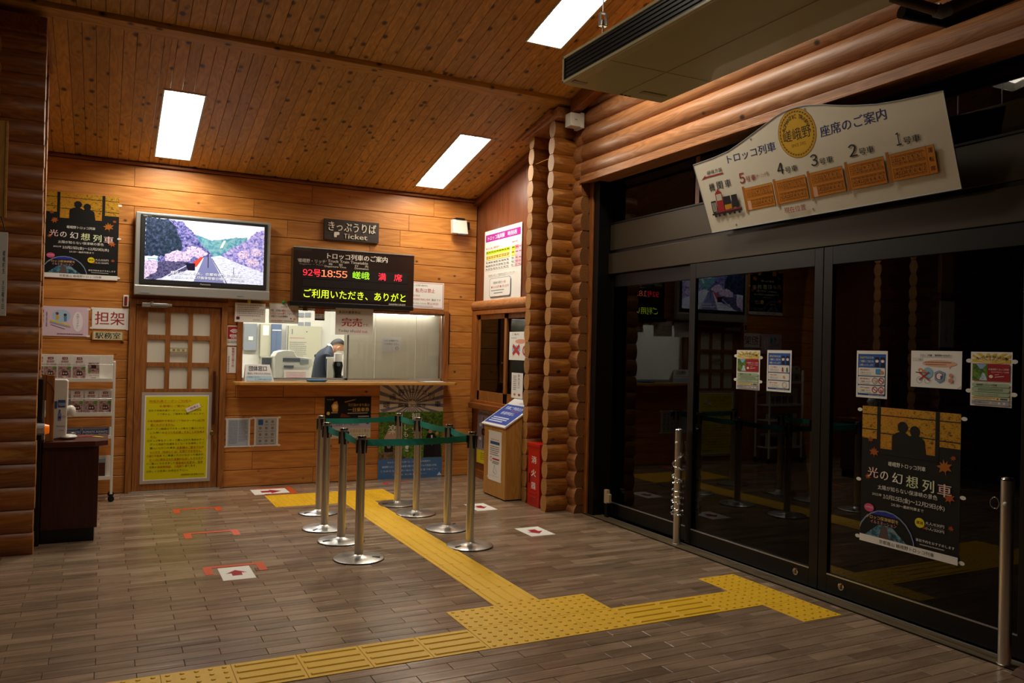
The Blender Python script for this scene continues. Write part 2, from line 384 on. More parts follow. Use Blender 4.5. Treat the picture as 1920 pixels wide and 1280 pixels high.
MAPLE = [(0, -1), (.16, -.45), (.5, -.75), (.42, -.35), (1, -.3), (.55, .02), (.8, .5), (.3, .32), (.06, .5), (0, 1), (-.06, .5), (-.3, .32), (-.8, .5), (-.55, .02), (-1, -.3), (-.42, -.35), (-.5, -.75), (-.16, -.45)]
def clip01(pts):
    for ax, lim, sg_ in ((0, 0, 1), (0, 1, -1), (1, 0, 1), (1, 1, -1)):
        out = []
        for i in range(len(pts)):
            a, b = pts[i-1], pts[i]; da, db = (a[ax]-lim)*sg_, (b[ax]-lim)*sg_
            if (da >= 0) != (db >= 0):
                t = da/(da-db); out.append((a[0]+(b[0]-a[0])*t, a[1]+(b[1]-a[1])*t))
            if db >= 0: out.append(b)
        pts = out
        if len(pts) < 3: return []
    return pts
def draw(els, w, h, z0=.0006, dz=.00012, warp=None, clip=True):
    """flat print: list of shapes in 0..1 sheet units (u right, v down) -> MB and its materials"""
    mb = MB(); names = []; lay = [0]
    def mi(c):
        if c not in names: names.append(c)
        return names.index(c)
    def P(u, v, z):
        if warp: u, v = warp(u, v)
        return (u*w, -v*h, z)
    def pol(pts, c, z):
        if clip:
            pts = clip01(list(pts))
            if len(pts) < 3: return
        a = sum(pts[i][0]*-pts[(i+1) % len(pts)][1]-pts[(i+1) % len(pts)][0]*-pts[i][1] for i in range(len(pts)))
        if a < 0: pts = pts[::-1]
        mb.poly([P(u, v, z) for u, v in pts], mi(c))
    for e in els:
        k = e[0]; lay[0] += 1; z = z0+dz*lay[0]
        if k == 'r': _, a, b, c, d, col = e; pol([(a, b), (c, b), (c, d), (a, d)], col, z)
        elif k == 'p': pol(list(e[1]), e[2], z)
        elif k == 'pj':
            rj = random.Random(len(els)+int(e[1][0][0]*999)); src = list(e[1]); pj = []
            for i in range(len(src)):
                a_, b_ = src[i], src[(i+1) % len(src)]; nn = max(1, int(math.hypot(b_[0]-a_[0], b_[1]-a_[1])/.018))
                for q in range(nn):
                    t_ = q/nn; pj.append((a_[0]+(b_[0]-a_[0])*t_+rj.uniform(-.006, .006), a_[1]+(b_[1]-a_[1])*t_+rj.uniform(-.012, .012)))
            pol(pj, e[2], z)
        elif k == 'c':
            _, u, v, ru, col = e[:5]; rv = e[5] if len(e) > 5 else ru*w/h
            pol([(u+ru*math.cos(2*math.pi*i/24), v+rv*math.sin(2*math.pi*i/24)) for i in range(24)], col, z)
        elif k == 'o':  # ring
            _, u, v, ru, tw, col = e; rv = ru*w/h; q = tw/ru
            for i in range(24):
                a, b = 2*math.pi*i/24, 2*math.pi*(i+1)/24
                pol([(u+ru*math.cos(a), v+rv*math.sin(a)), (u+ru*math.cos(b), v+rv*math.sin(b)), (u+ru*(1-q)*math.cos(b), v+rv*(1-q)*math.sin(b)), (u+ru*(1-q)*math.cos(a), v+rv*(1-q)*math.sin(a))], col, z)
        elif k == 'rr':
            _, a, b, c, d, col = e[:6]; r = e[6] if len(e) > 6 else .03; rv = r*w/h; pts = []
            for (cx, cy, t0) in ((c-r, b+rv, -90), (c-r, d-rv, 0), (a+r, d-rv, 90), (a+r, b+rv, 180)):
                for q in range(4):
                    t = math.radians(t0+q*30); pts.append((cx+r*math.cos(t), cy+rv*math.sin(t)))
            pol(pts, col, z)
        elif k == 'l':
            _, a, b, c, d, t, col = e; dx, dy = (c-a)*w, (d-b)*h; q = math.hypot(dx, dy) or 1; nx, ny = -dy/q*t/2*w, dx/q*t/2*w
            pol([(a+nx/w, b+ny/h), (c+nx/w, d+ny/h), (c-nx/w, d-ny/h), (a-nx/w, b-ny/h)], col, z)
        elif k == 'leaf':
            _, u, v, r, col = e; t = random.random()*1.2-.6; pts = [(u+r*(x*math.cos(t)-y*math.sin(t)), v+r*w/h*(x*math.sin(t)+y*math.cos(t))) for x, y in MAPLE]
            pol(pts, col, z)
        elif k == 't':
            _, s_, a, b, c, d, col = e[:7]; bold = e[7] if len(e) > 7 else .012
            vs, fs, x0, x1, y0, y1 = glyphs(s_, bold); sx = (c-a)/(x1-x0 or 1); sy = (d-b)/((y1-y0) or 1)
            for qi, q in enumerate((0.,) if bold <= .004 else (-bold*.55, 0., bold*.55)):
                mb.add([P(a+(x+q-x0)*sx, b+(y1-y)*sy, z+.00009*qi) for x, y in vs], fs, mi(col))
        elif k == 'T':  # rotated text: centre, width, height, angle(deg, clockwise)
            _, s_, u, v, tw, th, ang, col = e[:8]; vs, fs, x0, x1, y0, y1 = glyphs(s_, .012); t = math.radians(ang)
            out = []
            for x, y in vs:
                X = ((x-x0)/(x1-x0)-.5)*tw*w; Y = -((y-y0)/(y1-y0)-.5)*th*h
                out.append(P(u+(X*math.cos(t)-Y*math.sin(t))/w, v+(X*math.sin(t)+Y*math.cos(t))/h, z))
            mb.add(out, fs, mi(col))
        elif k == 'g':  # small print too fine to read: broken strokes, n lines
            _, a, b, c, d, n, col = e; rnd = random.Random(int(a*977+b*3571+n)); ph = (d-b)/n
            for i in range(n):
                u = a; end = c-(rnd.random()*.25*(c-a) if i == n-1 or rnd.random() < .2 else 0)
                while u < end:
                    q = ph*h/w*(.35+rnd.random()*.5); y0 = b+i*ph+ph*.18
                    pol([(u, y0), (min(u+q, end), y0), (min(u+q, end), y0+ph*.5), (u, y0+ph*.5)], col, z)
                    u += q+ph*h/w*.2
    return mb, [pc(c) for c in names]
FR = {'T': ((1, 0, 0), (0, 0, 1), (0, -1, 0)), 'D': ((0, -1, 0), (0, 0, 1), (-1, 0, 0)), 'F': ((1, 0, 0), (0, 1, 0), (0, 0, 1))}
def frame(o, fr, rot=0.):
    R, U, Nn = [Vector(v) for v in (FR[fr] if isinstance(fr, str) else fr)]
    m = Matrix(((R.x, U.x, Nn.x, o[0]), (R.y, U.y, Nn.y, o[1]), (R.z, U.z, Nn.z, o[2]), (0, 0, 0, 1)))
    return m @ Matrix.Rotation(math.radians(rot), 4, 'Z')
def sheet(name, label, cat, fr, o, w, h, els=None, base='paper', th=.0009, group=None, rot=0., curl=0., tabs=(), print_name='print', kind=None):
    mb = MB(); mb.box(0, -h, 0, w, 0, th)
    ob = mb.build(name, base); ob.matrix_world = frame(o, fr, rot); tag(ob, label, cat, group, kind)
    if els:
        pm, mats = draw(els, w, h, th+.0002); pm.build(print_name, mats, ob)
    if tabs:
        for (u, v) in tabs:
            t = MB(); r = .011
            t.prism([(u*w+r*math.cos(a)*(1.6 if abs(math.cos(a)) > .1 else 1), -v*h+r*math.sin(a), th+.0001) for a in [2*math.pi*i/12 for i in range(12)]], (0, 0, .0006))
            t.build('adhesive_tab', 'white', ob)
    return ob
def on(pl, a, b, y=None):
    """corner point and size on a wall from two picture corners (top-left, bottom-right)"""
    ax, v = {'T': (1, YT), 'D': (0, XD), 'S': (0, XS)}[pl]
    if y is not None: v = y
    p, q = at(*a, ax, v), at(*b, ax, v)
    w = (q.x-p.x) if pl == 'T' else (p.y-q.y)
    return p, w, p.z-q.z
def post(pl, name, label, cat, a, b, els, off=.004, y=None, **k):
    p, w, h = on(pl, a, b, y)
    n = Vector(FR['T' if pl == 'T' else 'D'][2]); p = p+n*off
    return sheet(name, label, cat, 'T' if pl == 'T' else 'D', p, w, h, els, **k)

# ================================================================== FLOOR
fb = MB(); fb.box(-1.6, -1.6, -.06, 3.965, 8.74, -.006)
floor = struct(fb.build('floor', 'floor_joint'))
PL, PW = .375, .0872
pieces = []
rows = int((8.74+1.6)/PW)+1
for r in range(rows):
    y0 = 4.265-PW*(30)+PW*(r-28); y1 = y0+PW
    if y1 < -1.5 or y0 > 8.74: continue
    y1 = min(y1, 8.735)
    off = .172 if r % 2 == 0 else .369
    off += random.uniform(-.012, .012)
    x = off-PL*5
    while x < 3.96:
        a, b = max(x, -1.55), min(x+PL, 3.96)
        if b-a > .02: pieces.append((a, y0, b, y1))
        x += PL
def board(mb, x0, y0, x1, y1, z, t=.012, g=.0009, c=.0016, m=0):
    x0 += g; y0 += g; x1 -= g; y1 -= g
    mb.add([(x0, y0, z-t), (x1, y0, z-t), (x1, y1, z-t), (x0, y1, z-t), (x0, y0, z-c), (x1, y0, z-c), (x1, y1, z-c), (x0, y1, z-c),
            (x0+c, y0+c, z), (x1-c, y0+c, z), (x1-c, y1-c, z), (x0+c, y1-c, z)],
           [(0, 1, 5, 4), (1, 2, 6, 5), (2, 3, 7, 6), (3, 0, 4, 7), (4, 5, 9, 8), (5, 6, 10, 9), (6, 7, 11, 10), (7, 4, 8, 11), (8, 9, 10, 11)], m)
def seen(p):
    x, y = (p[0]+p[2])/2, (p[1]+p[3])/2; d = Vector((x, y, 0))-EYE; z = d.dot(CF)
    if z < .3: return False, 9
    u, v = 960+FPX*d.dot(CR)/z, 640-FPX*d.dot(CU)/z
    return (-60 < u < 1980 and v < 1330), z
vis = sorted([p for p in pieces if seen(p)[0]], key=lambda p: seen(p)[1])
near = vis[:300]; ns = set(near)
for p in near:
    mb = MB(); board(mb, *p, random.uniform(-.0006, .0004)); mb.build('floor_plank', 'floor_x', floor)
rest = [p for p in pieces if p not in ns]
tones = []
for k, (c1, c2) in enumerate((('#a08770', '#7e6652'), ('#907862', '#705a47'), ('#ae967e', '#8a725c'), ('#96806a', '#776350'))):
    tones.append(wood('floor_far_%d' % k, c1, c2, 'x', 34, .20, var=0., stain=.50, ringc=.3, bump=.45))
mb = MB()
for p in rest: board(mb, *p, random.uniform(-.0006, .0004), m=random.randrange(4))
o = mb.build('floor_planking', tones, floor); o['kind'] = 'stuff'
# oak sill in front of the glass doors
mb = MB(); mb.box(3.965, 4.42, -.02, 4.085, 6.34, .004); sill = struct(mb.build('trim_1', 'sill_y', bevel=.003))
mb = MB(); mb.box(3.965, -1.6, -.02, 4.085, 4.417, .004); mb.build('sill_board', 'sill_y', sill, bevel=.003)
mb = MB(); mb.box(4.085, -1.6, -.02, 4.093, 6.30, .006); mb.build('track_edge', 'alu', sill)
mb = MB(); mb.box(3.960, -1.6, -.02, 3.966, 6.34, .006); mb.build('floor_strip', 'bronze', sill)
# dark paving outside
mb = MB(); mb.box(4.2, -2.5, -.08, 9, 9.5, -.03); struct(mb.build('outside_ground', 'concrete'))

# ================================================================== CEILING
LAMPS = [(.388, 7.262, .702, 8.545), (3.040, 7.254, 3.362, 8.512), (2.938, 4.42, 3.247, 5.70), (.388, 3.6, .702, 4.88), (2.938, 1.2, 3.247, 2.48), (.388, .4, .702, 1.68)]
cb = MB()
def slab(mb, x0, y0, x1, y1, zoff, th, m=0):
    z = lambda y: ceil_z(y)+zoff
    mb.hexa([(x0, y0, z(y0)), (x1, y0, z(y0)), (x1, y1, z(y1)), (x0, y1, z(y1)), (x0, y0, z(y0)+th), (x1, y0, z(y0)+th), (x1, y1, z(y1)+th), (x0, y1, z(y1)+th)], m)
slab(cb, -1.6, -1.6, 4.2, 8.9, .115, .05)
ceiling = struct(cb.build('ceiling', 'joint'))
BW = .0908
def ceilboards(y0, y1, zoff, xs):
    n = 0; x = xs-BW*25
    while x < 3.98:
        a, b = max(x, -1.55), min(x+BW, 3.98); x += BW
        if b-a < .02: continue
        cuts = [y0, y1]
        if y1-y0 > 4: cuts = sorted([y0, y1, random.uniform(1.2, 5.9)])
        for c0, c1 in zip(cuts[:-1], cuts[1:]):
            rs = [(a+.0012, c0+.0008, b-.0012, c1-.0008)]
            for q in LAMPS: rs = subtract(rs, q)
            for r in rs:
                if r[2]-r[0] < .004 or r[3]-r[1] < .01: continue
                m = MB(); z = lambda y: ceil_z(y)+zoff; x0_, y0_, x1_, y1_ = r; c = .0025
                c = min(c, (x1_-x0_)/4); t = .014
                m.add([(x0_, y0_, z(y0_)+t), (x1_, y0_, z(y0_)+t), (x1_, y1_, z(y1_)+t), (x0_, y1_, z(y1_)+t),
                       (x0_, y0_, z(y0_)+c), (x1_, y0_, z(y0_)+c), (x1_, y1_, z(y1_)+c), (x0_, y1_, z(y1_)+c),
                       (x0_+c, y0_, z(y0_)), (x1_-c, y0_, z(y0_)), (x1_-c, y1_, z(y1_)), (x0_+c, y1_, z(y1_))],
                      [(3, 2, 6, 7), (1, 0, 4, 5), (0, 3, 7, 4), (2, 1, 5, 6), (4, 7, 11, 8), (6, 5, 9, 10), (11, 10, 9, 8), (5, 4, 8, 9), (7, 6, 10, 11)])
                m.build('ceiling_board', 'ceil_y', ceiling)
ceilboards(6.50, 8.735, 0., .43)
ceilboards(-1.6, 6.375, .030, .40)
mb = MB(); slab(mb, -1.3, 6.385, 3.9, 6.50, -.004, .05); struct(mb.build('trim_2', 'ceil_x', bevel=.003))
mb = MB(); mb.hexa([(-.6, 8.655, 3.10+.0), (3.9, 8.655, 3.10), (3.9, 8.735, 3.10), (-.6, 8.735, 3.10), (-.6, 8.655, ceil_z(8.655)), (3.9, 8.655, ceil_z(8.655)), (3.9, 8.735, ceil_z(8.735)), (-.6, 8.735, ceil_z(8.735))])
mb = MB(); mb.box(-.6, 8.70, 3.205, 3.895, 8.738, 3.232); struct(mb.build('trim_3', 'trim_x', bevel=.006))
# recessed luminaires
def lamp(i, x0, y0, x1, y1, label, glow='lamp_glow'):
    zo = 0. if y0 > 6.4 else .030
    t = thing('ceiling_light', label, 'ceiling light', ((x0+x1)/2, (y0+y1)/2, ceil_z((y0+y1)/2)+zo), 0, 'recessed ceiling lights')
    t.rotation_euler = (-math.atan(.225), 0, 0)
    hx = (x1-x0)/2; hy = (y1-y0)/2*math.sqrt(1+.225**2)
    f = MB(); e = .015
    for a in ((-hx-e, -hy-e, hx+e, -hy), (-hx-e, hy, hx+e, hy+e), (-hx-e, -hy, -hx, hy), (hx, -hy, hx+e, hy)): f.box(a[0], a[1], -.006, a[2], a[3], .012)
    f.build('frame', 'lamp_frame', t)
    g = MB(); d = .045; ix, iy = hx*.74, hy-.06
    top = [(-ix, -iy, d), (ix, -iy, d), (ix, iy, d), (-ix, iy, d)]; bot = [(-hx, -hy, .002), (hx, -hy, .002), (hx, hy, .002), (-hx, hy, .002)]
    g.add(top, [(0, 3, 2, 1)])
    g.build('diffuser', glow, t)
    g = MB(); g.add(top+bot, [(0, 1, 5, 4), (1, 2, 6, 5), (2, 3, 7, 6), (3, 0, 4, 7)])
    g.build('reflector', 'lamp_reflector', t)
    return t
lamp(0, *LAMPS[0], 'recessed white ceiling light above the television wall, on the left')
lamp(1, *LAMPS[1], 'recessed white ceiling light nearest the timetable corner')
lamp(2, *LAMPS[2], 'recessed white ceiling light running out of view beside the hanging air conditioner')
lamp(3, *LAMPS[3], 'unseen ceiling light added over the left of the hall to brighten the log wall', 'lamp_glow_fill')
mb = MB()
for q in (4, 5):
    x0, y0, x1, y1 = LAMPS[q]; slab(mb, x0, y0, x1, y1, .034, .01)
mb.build('ceiling_infill', 'ceil_y', ceiling)

# ================================================================== TICKET WALL
p, q = at(243, 575, 1, YT), at(413, 916, 1, YT)
DX0, DX1, DZ1 = .205, 1.115, 1.90
WX0, WX1, WZ0, WZ1 = 1.216, 3.56, 1.075, 1.905
holes = [(DX0, -.1, DX1, DZ1), (WX0, WZ0, WX1, WZ1)]
mb = MB(); rs = [(-1.6, 0, 3.98, 3.30)]
for h in holes: rs = subtract(rs, h)
for r in rs: mb.box(r[0], 8.752, r[1], r[2], 8.86, r[3])
wall_back = struct(mb.build('wall_back', 'joint'))
zs = [0.0]+[.173+.188*k for k in range(17)]; zs[-1] = 3.205 if zs[-1] > 3.1 else zs[-1]
joints = {16: [.218, 1.95, 3.35], 15: [1.35, 3.05], 14: [.223, 1.7, 2.95], 13: [.228, 2.6], 12: [1.2, 2.95], 11: [.2, 2.2], 0: [2.036], 1: [2.6, 1.4], 2: [2.043], 3: [1.3], 4: [2.038, 2.9], 5: [1.7]}
for k in range(17):
    z0, z1 = zs[k], (zs[k+1] if k < 16 else 3.205)
    xs = [-1.55]+sorted(joints.get(k, [random.uniform(.3, 2.5)]))+[3.895]
    for a, b in zip(xs[:-1], xs[1:]):
        rr = [(a, z0, b, z1)]
        for h in holes: rr = subtract(rr, h)
        for r in rr:
            if r[2]-r[0] < .01 or r[3]-r[1] < .01: continue
            g, c = .0020, .004; x0_, z0_, x1_, z1_ = r[0]+g*.6, r[1]+g, r[2]-g*.6, r[3]-g; yf, yb = 8.74, 8.752
            m = MB(); m.add([(x0_, yb, z0_), (x1_, yb, z0_), (x1_, yb, z1_), (x0_, yb, z1_), (x0_, yf+c, z0_), (x1_, yf+c, z0_), (x1_, yf+c, z1_), (x0_, yf+c, z1_),
                             (x0_+.001, yf, z0_+c), (x1_-.001, yf, z0_+c), (x1_-.001, yf, z1_-c), (x0_+.001, yf, z1_-c)],
                            [(0, 1, 5, 4), (1, 2, 6, 5), (2, 3, 7, 6), (3, 0, 4, 7), (4, 5, 9, 8), (5, 6, 10, 9), (6, 7, 11, 10), (7, 4, 8, 11), (8, 9, 10, 11)])
            m.build('wall_plank', 'wall_x', wall_back)

# ---- staff door
door = struct(bpy.data.objects.new('door_1', None)); COL.objects.link(door); door.location = (0, 0, 0)
m = MB(); y0, y1 = 8.705, 8.80
m.box(DX0, y0, 0, .262, y1, DZ1); m.box(1.058, y0, 0, DX1, y1, DZ1); m.box(.262, y0, 1.845, 1.058, y1, DZ1); m.build('door_frame', 'door_z', door, bevel=.004)
pxs = [at(x, 650, 1, YT).x for x in (276, 309.5, 318.8, 352.5, 360.5, 393)]
pzs = [at(300, y, 1, YT).z for y in (585, 627.5, 636, 679, 687, 728.6)]
m = MB(); L0, L1, yl = .268, 1.052, 8.735
rs = [(L0, .012, L1, 1.838)]
for i in range(3):
    for j in range(3): rs = subtract(rs, (pxs[2*i], pzs[2*j+1], pxs[2*i+1], pzs[2*j]))
for r in rs: m.box(r[0], yl, r[1], r[2], yl+.04, r[3])
leaf = m.build('door_leaf', 'door_z', door)
m = MB(); m.box(.24, 8.802, 0, 1.09, 8.812, 1.89); m.build('light_stop_panel', 'door_z', door)  # unseen panel added to block office light at the door gaps
for i in range(3):
    for j in range(3):
        m = MB(); m.box(pxs[2*i], yl+.018, pzs[2*j+1], pxs[2*i+1], yl+.022, pzs[2*j]); m.build('pane', 'frost', door)
for i in (0, 1):   # stuck-on moulding around the glazed field
    pass
m = MB(); m.lathe([(.001, 0), (.022, 0), (.024, .006), (.012, .012), (.012, .03), (.024, .038), (.027, .05), (.020, .062), (.001, .064)], n=20)
k = m.build('door_knob', 'brass', door); kp = at(397, 811, 1, YT); k.matrix_world = frame((kp.x, yl, kp.z), 'T')
m = MB(); hp0, hp1 = at(402, 695, 1, YT), at(401, 795, 1, YT)
m.box(hp0.x-.013, yl-.035, hp1.z, hp0.x+.013, yl-.012, hp0.z); m.box(hp0.x-.008, yl-.012, hp0.z-.05, hp0.x+.008, yl, hp0.z-.03); m.box(hp0.x-.008, yl-.012, hp1.z+.03, hp0.x+.008, yl, hp1.z+.05)
m.build('door_handle', 'mahog_z', door, bevel=.004)
cp, cq = at(266, 566, 1, 8.70), at(314, 577, 1, 8.70)
m = MB(); m.box(cp.x, 8.665, cq.z, cq.x, 8.735, cp.z-.005); m.build('door_closer', 'silver', door, bevel=.005)
a = at(283, 571, 1, 8.66)
m = MB(); m.box(a.x, 8.64, a.z-.01, a.x+.19, 8.655, a.z+.012); m.cyl((a.x+.01, 8.665, a.z-.02), (a.x+.01, 8.665, a.z+.03), .014, n=12); m.build('closer_arm', 'alu', door, bevel=.002)
m = MB(); m.box(L0-.03, 8.70, 0, L1+.03, 8.80, .010); m.build('threshold', 'silver', door)
sheet('name_plate', 'small cream plate reading 事務室 on the middle pane of the staff door', 'sign', 'T', at(318, 652, 1, yl-.004)+Vector((0, 0, 0)), .165, .042,
      [('r', .02, .08, .98, .92, '#b9a56c'), ('rr', .04, .14, .96, .86, '#d8cda0', .03), ('t', '事 務 室', .14, .22, .86, .78, '#1d1812')], base='brass', th=.004)
# yellow notice in a clear sleeve
YN = [('r', .045, .035, .955, .965, '#f2f2ee'), ('r', .06, .047, .94, .955, '#dcd202'),
      ('t', '地域共通クーポンご利用の', .10, .085, .70, .112, '#c03a10'), ('r', .10, .116, .66, .119, '#c03a10'),
      ('t', 'お客様にご案内いたします。', .25, .14, .87, .167, '#c03a10'),
      ('t', '当社で地域共通クーポンについて以下の点を', .10, .19, .85, .212, '#2b2708', 0), ('t', 'ご了承の上、ご使用をお願いいたします。', .22, .23, .90, .252, '#2b2708', 0),
      ('t', '○有効期間外や有効エリア外', .09, .303, .60, .328, '#b02a10'), ('t', 'のクーポンは', .60, .303, .83, .328, '#2b2708', 0), ('t', 'ご利', .83, .303, .90, .328, '#b02a10'), ('t', '用いただけません。', .13, .345, .47, .370, '#b02a10'),
      ('t', '○クーポン額面以下のきっぷ等をご購入いただ', .09, .390, .90, .413, '#2b2708', 0), ('t', 'いた際には', .13, .430, .33, .453, '#2b2708', 0), ('t', 'おつりをお渡しすることが出来ま', .34, .430, .90, .455, '#b02a10'), ('t', 'せん。', .13, .475, .22, .498, '#b02a10'),
      ('t', '○きっぷ等をクーポンで購入された場合やクー', .09, .518, .90, .541, '#2b2708', 0), ('t', 'ポンと現金や交通系ＩＣカードを使用してご', .13, .558, .90, .581, '#2b2708', 0), ('t', '購入いただいた場合、', .13, .600, .50, .623, '#2b2708', 0), ('t', 'お客様のご都合でのキ', .51, .600, .90, .625, '#b02a10'),
      ('t', 'ャンセル（払戻し）は、お受けできません。', .13, .642, .87, .667, '#b02a10'),
      ('t', '○運行不能等', .09, .685, .30, .708, '#b02a10'), ('t', 'でご乗車いただけなかった場合は、', .31, .685, .91, .708, '#2b2708', 0), ('t', 'きっぷに表示された金額の払戻し', .13, .725, .70, .750, '#b02a10'), ('t', 'となります。', .71, .725, .91, .748, '#2b2708', 0),
      ('t', '○ご購入いただきました', .09, .768, .49, .791, '#2b2708', 0), ('t', '乗車券の変更', .50, .768, .73, .793, '#b02a10'), ('t', 'は、指定', .74, .768, .89, .791, '#2b2708', 0), ('t', '列車の', .13, .808, .23, .831, '#2b2708', 0), ('t', '発車時刻前、１回限り', .24, .808, .62, .833, '#b02a10'), ('t', '承ります。', .63, .808, .80, .831, '#2b2708', 0),
      ('t', '○詳しくは係員にお問合せ下さい。', .09, .852, .68, .875, '#2b2708', 0), ('t', '嵯峨野観光鉄道株式会社', .58, .905, .91, .924, '#2b2708', 0)]
for v in (.371, .457, .500, .627, .669, .752, .795): YN.append(('r', .13 if v not in (.457, .627, .795) else (.34 if v == .457 else .51), v, .22 if v == .5 else (.47 if v == .371 else .88), v+.002, '#b02a10'))
plain('sleeve', '#b6a79a', .2, coat=.5)
yn = post('T', 'notice', 'large yellow coupon notice in a clear sleeve on the staff door', 'notice', (266, 735), (393, 901), YN, off=.012, base='sleeve')
st, sm = draw([('T', '一時停止', .5, .5, .8, .62, 0, '#a03040')], .14, .045, .002)
mb = MB(); mb.box(0, -.045, .0045, .14, 0, .006); s_ = mb.build('pasted_slip', 'paper', yn); s_['label'] = 'small tilted white slip reading 一時停止'
s_.matrix_local = Matrix.Translation((.40, -.165, 0)) @ Matrix.Rotation(math.radians(24), 4, 'Z')
st2, sm = draw([('t', '一時停止', .1, .2, .9, .8, '#a03040')], .14, .045, .0063); st2.build('print', sm, s_)

# ---- ticket window
win = struct(bpy.data.objects.new('window_1', None)); COL.objects.link(win)
m = MB(); rs = [(WX0, WZ0, WX1, WZ1)]; rs = subtract(rs, (WX0+.055, WZ0+.0, WX1-.06, WZ1-.03))
for r in rs: m.box(r[0], 8.71, r[1], r[2], 8.87, r[3])
m.build('window_frame', 'trim_z', win, bevel=.003)
GX0, GX1, GZ0, GZ1 = WX0+.055, WX1-.06, 1.10, WZ1-.03
xm = at(651, 650, 1, 8.79).x
def sash(x0, x1, y, nm='sash'):
    m = MB(); t = .014
    m.box(x0, y, GZ0, x1, y+.022, GZ0+.030); m.box(x0, y, GZ1-.02, x1, y+.022, GZ1); m.box(x0, y, GZ0, x0+t, y+.022, GZ1); m.box(x1-t*.6, y, GZ0, x1, y+.022, GZ1)
    f = m.build(nm, 'alu', win); m = MB(); m.box(x0+t, y+.009, GZ0+.03, x1-t*.6, y+.012, GZ1-.02); m.build('pane', 'glass_clear', f)
sash(GX0, xm+.02, 8.80); sash(xm-.01, GX1, 8.765)
m = MB(); m.box(GX0, 8.755, 1.068, GX1, 8.86, GZ0+.004); m.build('sill_track', 'alu', win, bevel=.002)
# counter shelf
sx0, sx1 = 1.175, 3.60
m = MB(); m.prism([(sx0+.05, 8.745, 1.066), (sx0, 8.66, 1.066), (sx0, 8.52, 1.066), (sx0+.05, 8.47, 1.066), (sx1-.05, 8.47, 1.066), (sx1, 8.52, 1.066), (sx1, 8.66, 1.066), (sx1-.05, 8.745, 1.066)], (0, 0, .030))
tag(m.build('counter_shelf', 'pine_x', bevel=.004), 'long thin wooden counter shelf below the ticket window', 'shelf')
# black magnetic strips beside the window
for a, b, lb in (((835, 587), (841, 683), 'black vertical strip on the planks right of the ticket window'), ((447, 607), (453, 680), 'short black vertical strip behind the wireless sign left of the ticket window')):
    p, w, h = on('T', a, b); m = MB(); m.box(p.x, 8.72, p.z-h, p.x+w, 8.739, p.z); o = tag(m.build('door_rail', 'black', bevel=.003), lb, 'rail')
    m = MB()
    for q in range(4): m.cyl((p.x+w/2, 8.717, p.z-h*(.12+.25*q)), (p.x+w/2, 8.721, p.z-h*(.12+.25*q)), .004, n=8)
    m.build('screws', 'chrome', o)

# ---- the office behind the glass
m = MB(); m.box(.6, 11.42, 0, 4.4, 11.5, 2.7); m.box(.6, 8.87, 0, .7, 11.42, 2.7); m.box(4.3, 8.87, 0, 4.4, 11.42, 2.7); m.box(.6, 8.87, 2.62, 4.4, 11.42, 2.72); m.box(.7, 8.862, 1.906, 4.3, 8.87, 2.62)
struct(m.build('wall_office', 'office_wall'))
m = MB(); m.box(.6, 8.87, -.02, 4.4, 11.42, 0); struct(m.build('floor_office', 'office_floor'))
t = thing('office_light', 'fluorescent ceiling light inside the ticket office', 'ceiling light', (2.2, 10.1, 2.58))
m = MB(); m.box(-1.1, -.16, -.02, 1.1, .16, 0); m.build('diffuser', 'office_glow', t); m = MB(); m.box(-1.13, -.19, -.015, 1.13, .19, .02); m.build('housing', 'white', t)
def onY(px, py, Y): return at(px, py, 1, Y)
t = thing('tube_light', 'bright fluorescent tube inside the head of the ticket window', 'tube light', (2.40, 8.905, 1.868))
plain('tube_glow', (1., .97, .90), .5, emit=14.)
m = MB(); m.cyl((-1.05, 0, 0), (1.05, 0, 0), .010, n=12); m.build('tube', 'tube_glow', t)
m = MB(); m.box(-1.08, -.018, .012, 1.08, .018, .034); m.build('batten', 'white', t)
m = MB(); m.box(-1.075, -.012, -.012, -1.052, .012, .014); m.box(1.052, -.012, -.012, 1.075, .012, .014); m.build('end_caps', 'white', t)
def wallbox(name, label, cat, a, b, Y, d, mat, parts=None, bev=.004):
    p, q = onY(*a, Y), onY(*b, Y); m = MB(); m.box(0, 0, -(p.z-q.z), q.x-p.x, d, 0); o = m.build(name, mat, bevel=bev); o.location = (p.x, Y, p.z); tag(o, label, cat)
    if parts: parts(o, q.x-p.x, p.z-q.z)
    return o
def lid_part(o, w, h):
    m = MB(); m.box(w*.35, -.008, -h*.62, w*.7, 0, -h*.48); m.build('latch', 'white', o)
wallbox('wall_panel_box', 'grey wall panel with a small white box, at the left of the office', 'panel', (458, 606), (481, 657), 11.36, .06, 'grey1', lid_part)
def col_part(o, w, h):
    m = MB(); m.box(w*.2, -.006, -h*.35, w*.75, 0, -h*.04); m.build('cover_plate', 'paper', o)
wallbox('beige_cabinet', 'tall narrow beige cabinet in the office beside the blue grey one', 'cabinet', (489, 607), (508.5, 668), 11.30, .12, 'beige', col_part)
def lk_part(o, w, h):
    m = MB(); m.box(w*.05, -.006, -h*.20, w*.95, 0, -h*.17); m.build('label_strip', 'paper', o)
    m = MB(); m.box(w*.46, -.004, -h*.98, w*.5, 0, -h*.22); m.build('door_gap', 'printer_dark', o)
wallbox('blue_cabinet', 'tall blue grey locker in the office between beige cabinet and board', 'cabinet', (510, 607), (527, 670), 11.25, .16, 'grey2', lk_part)
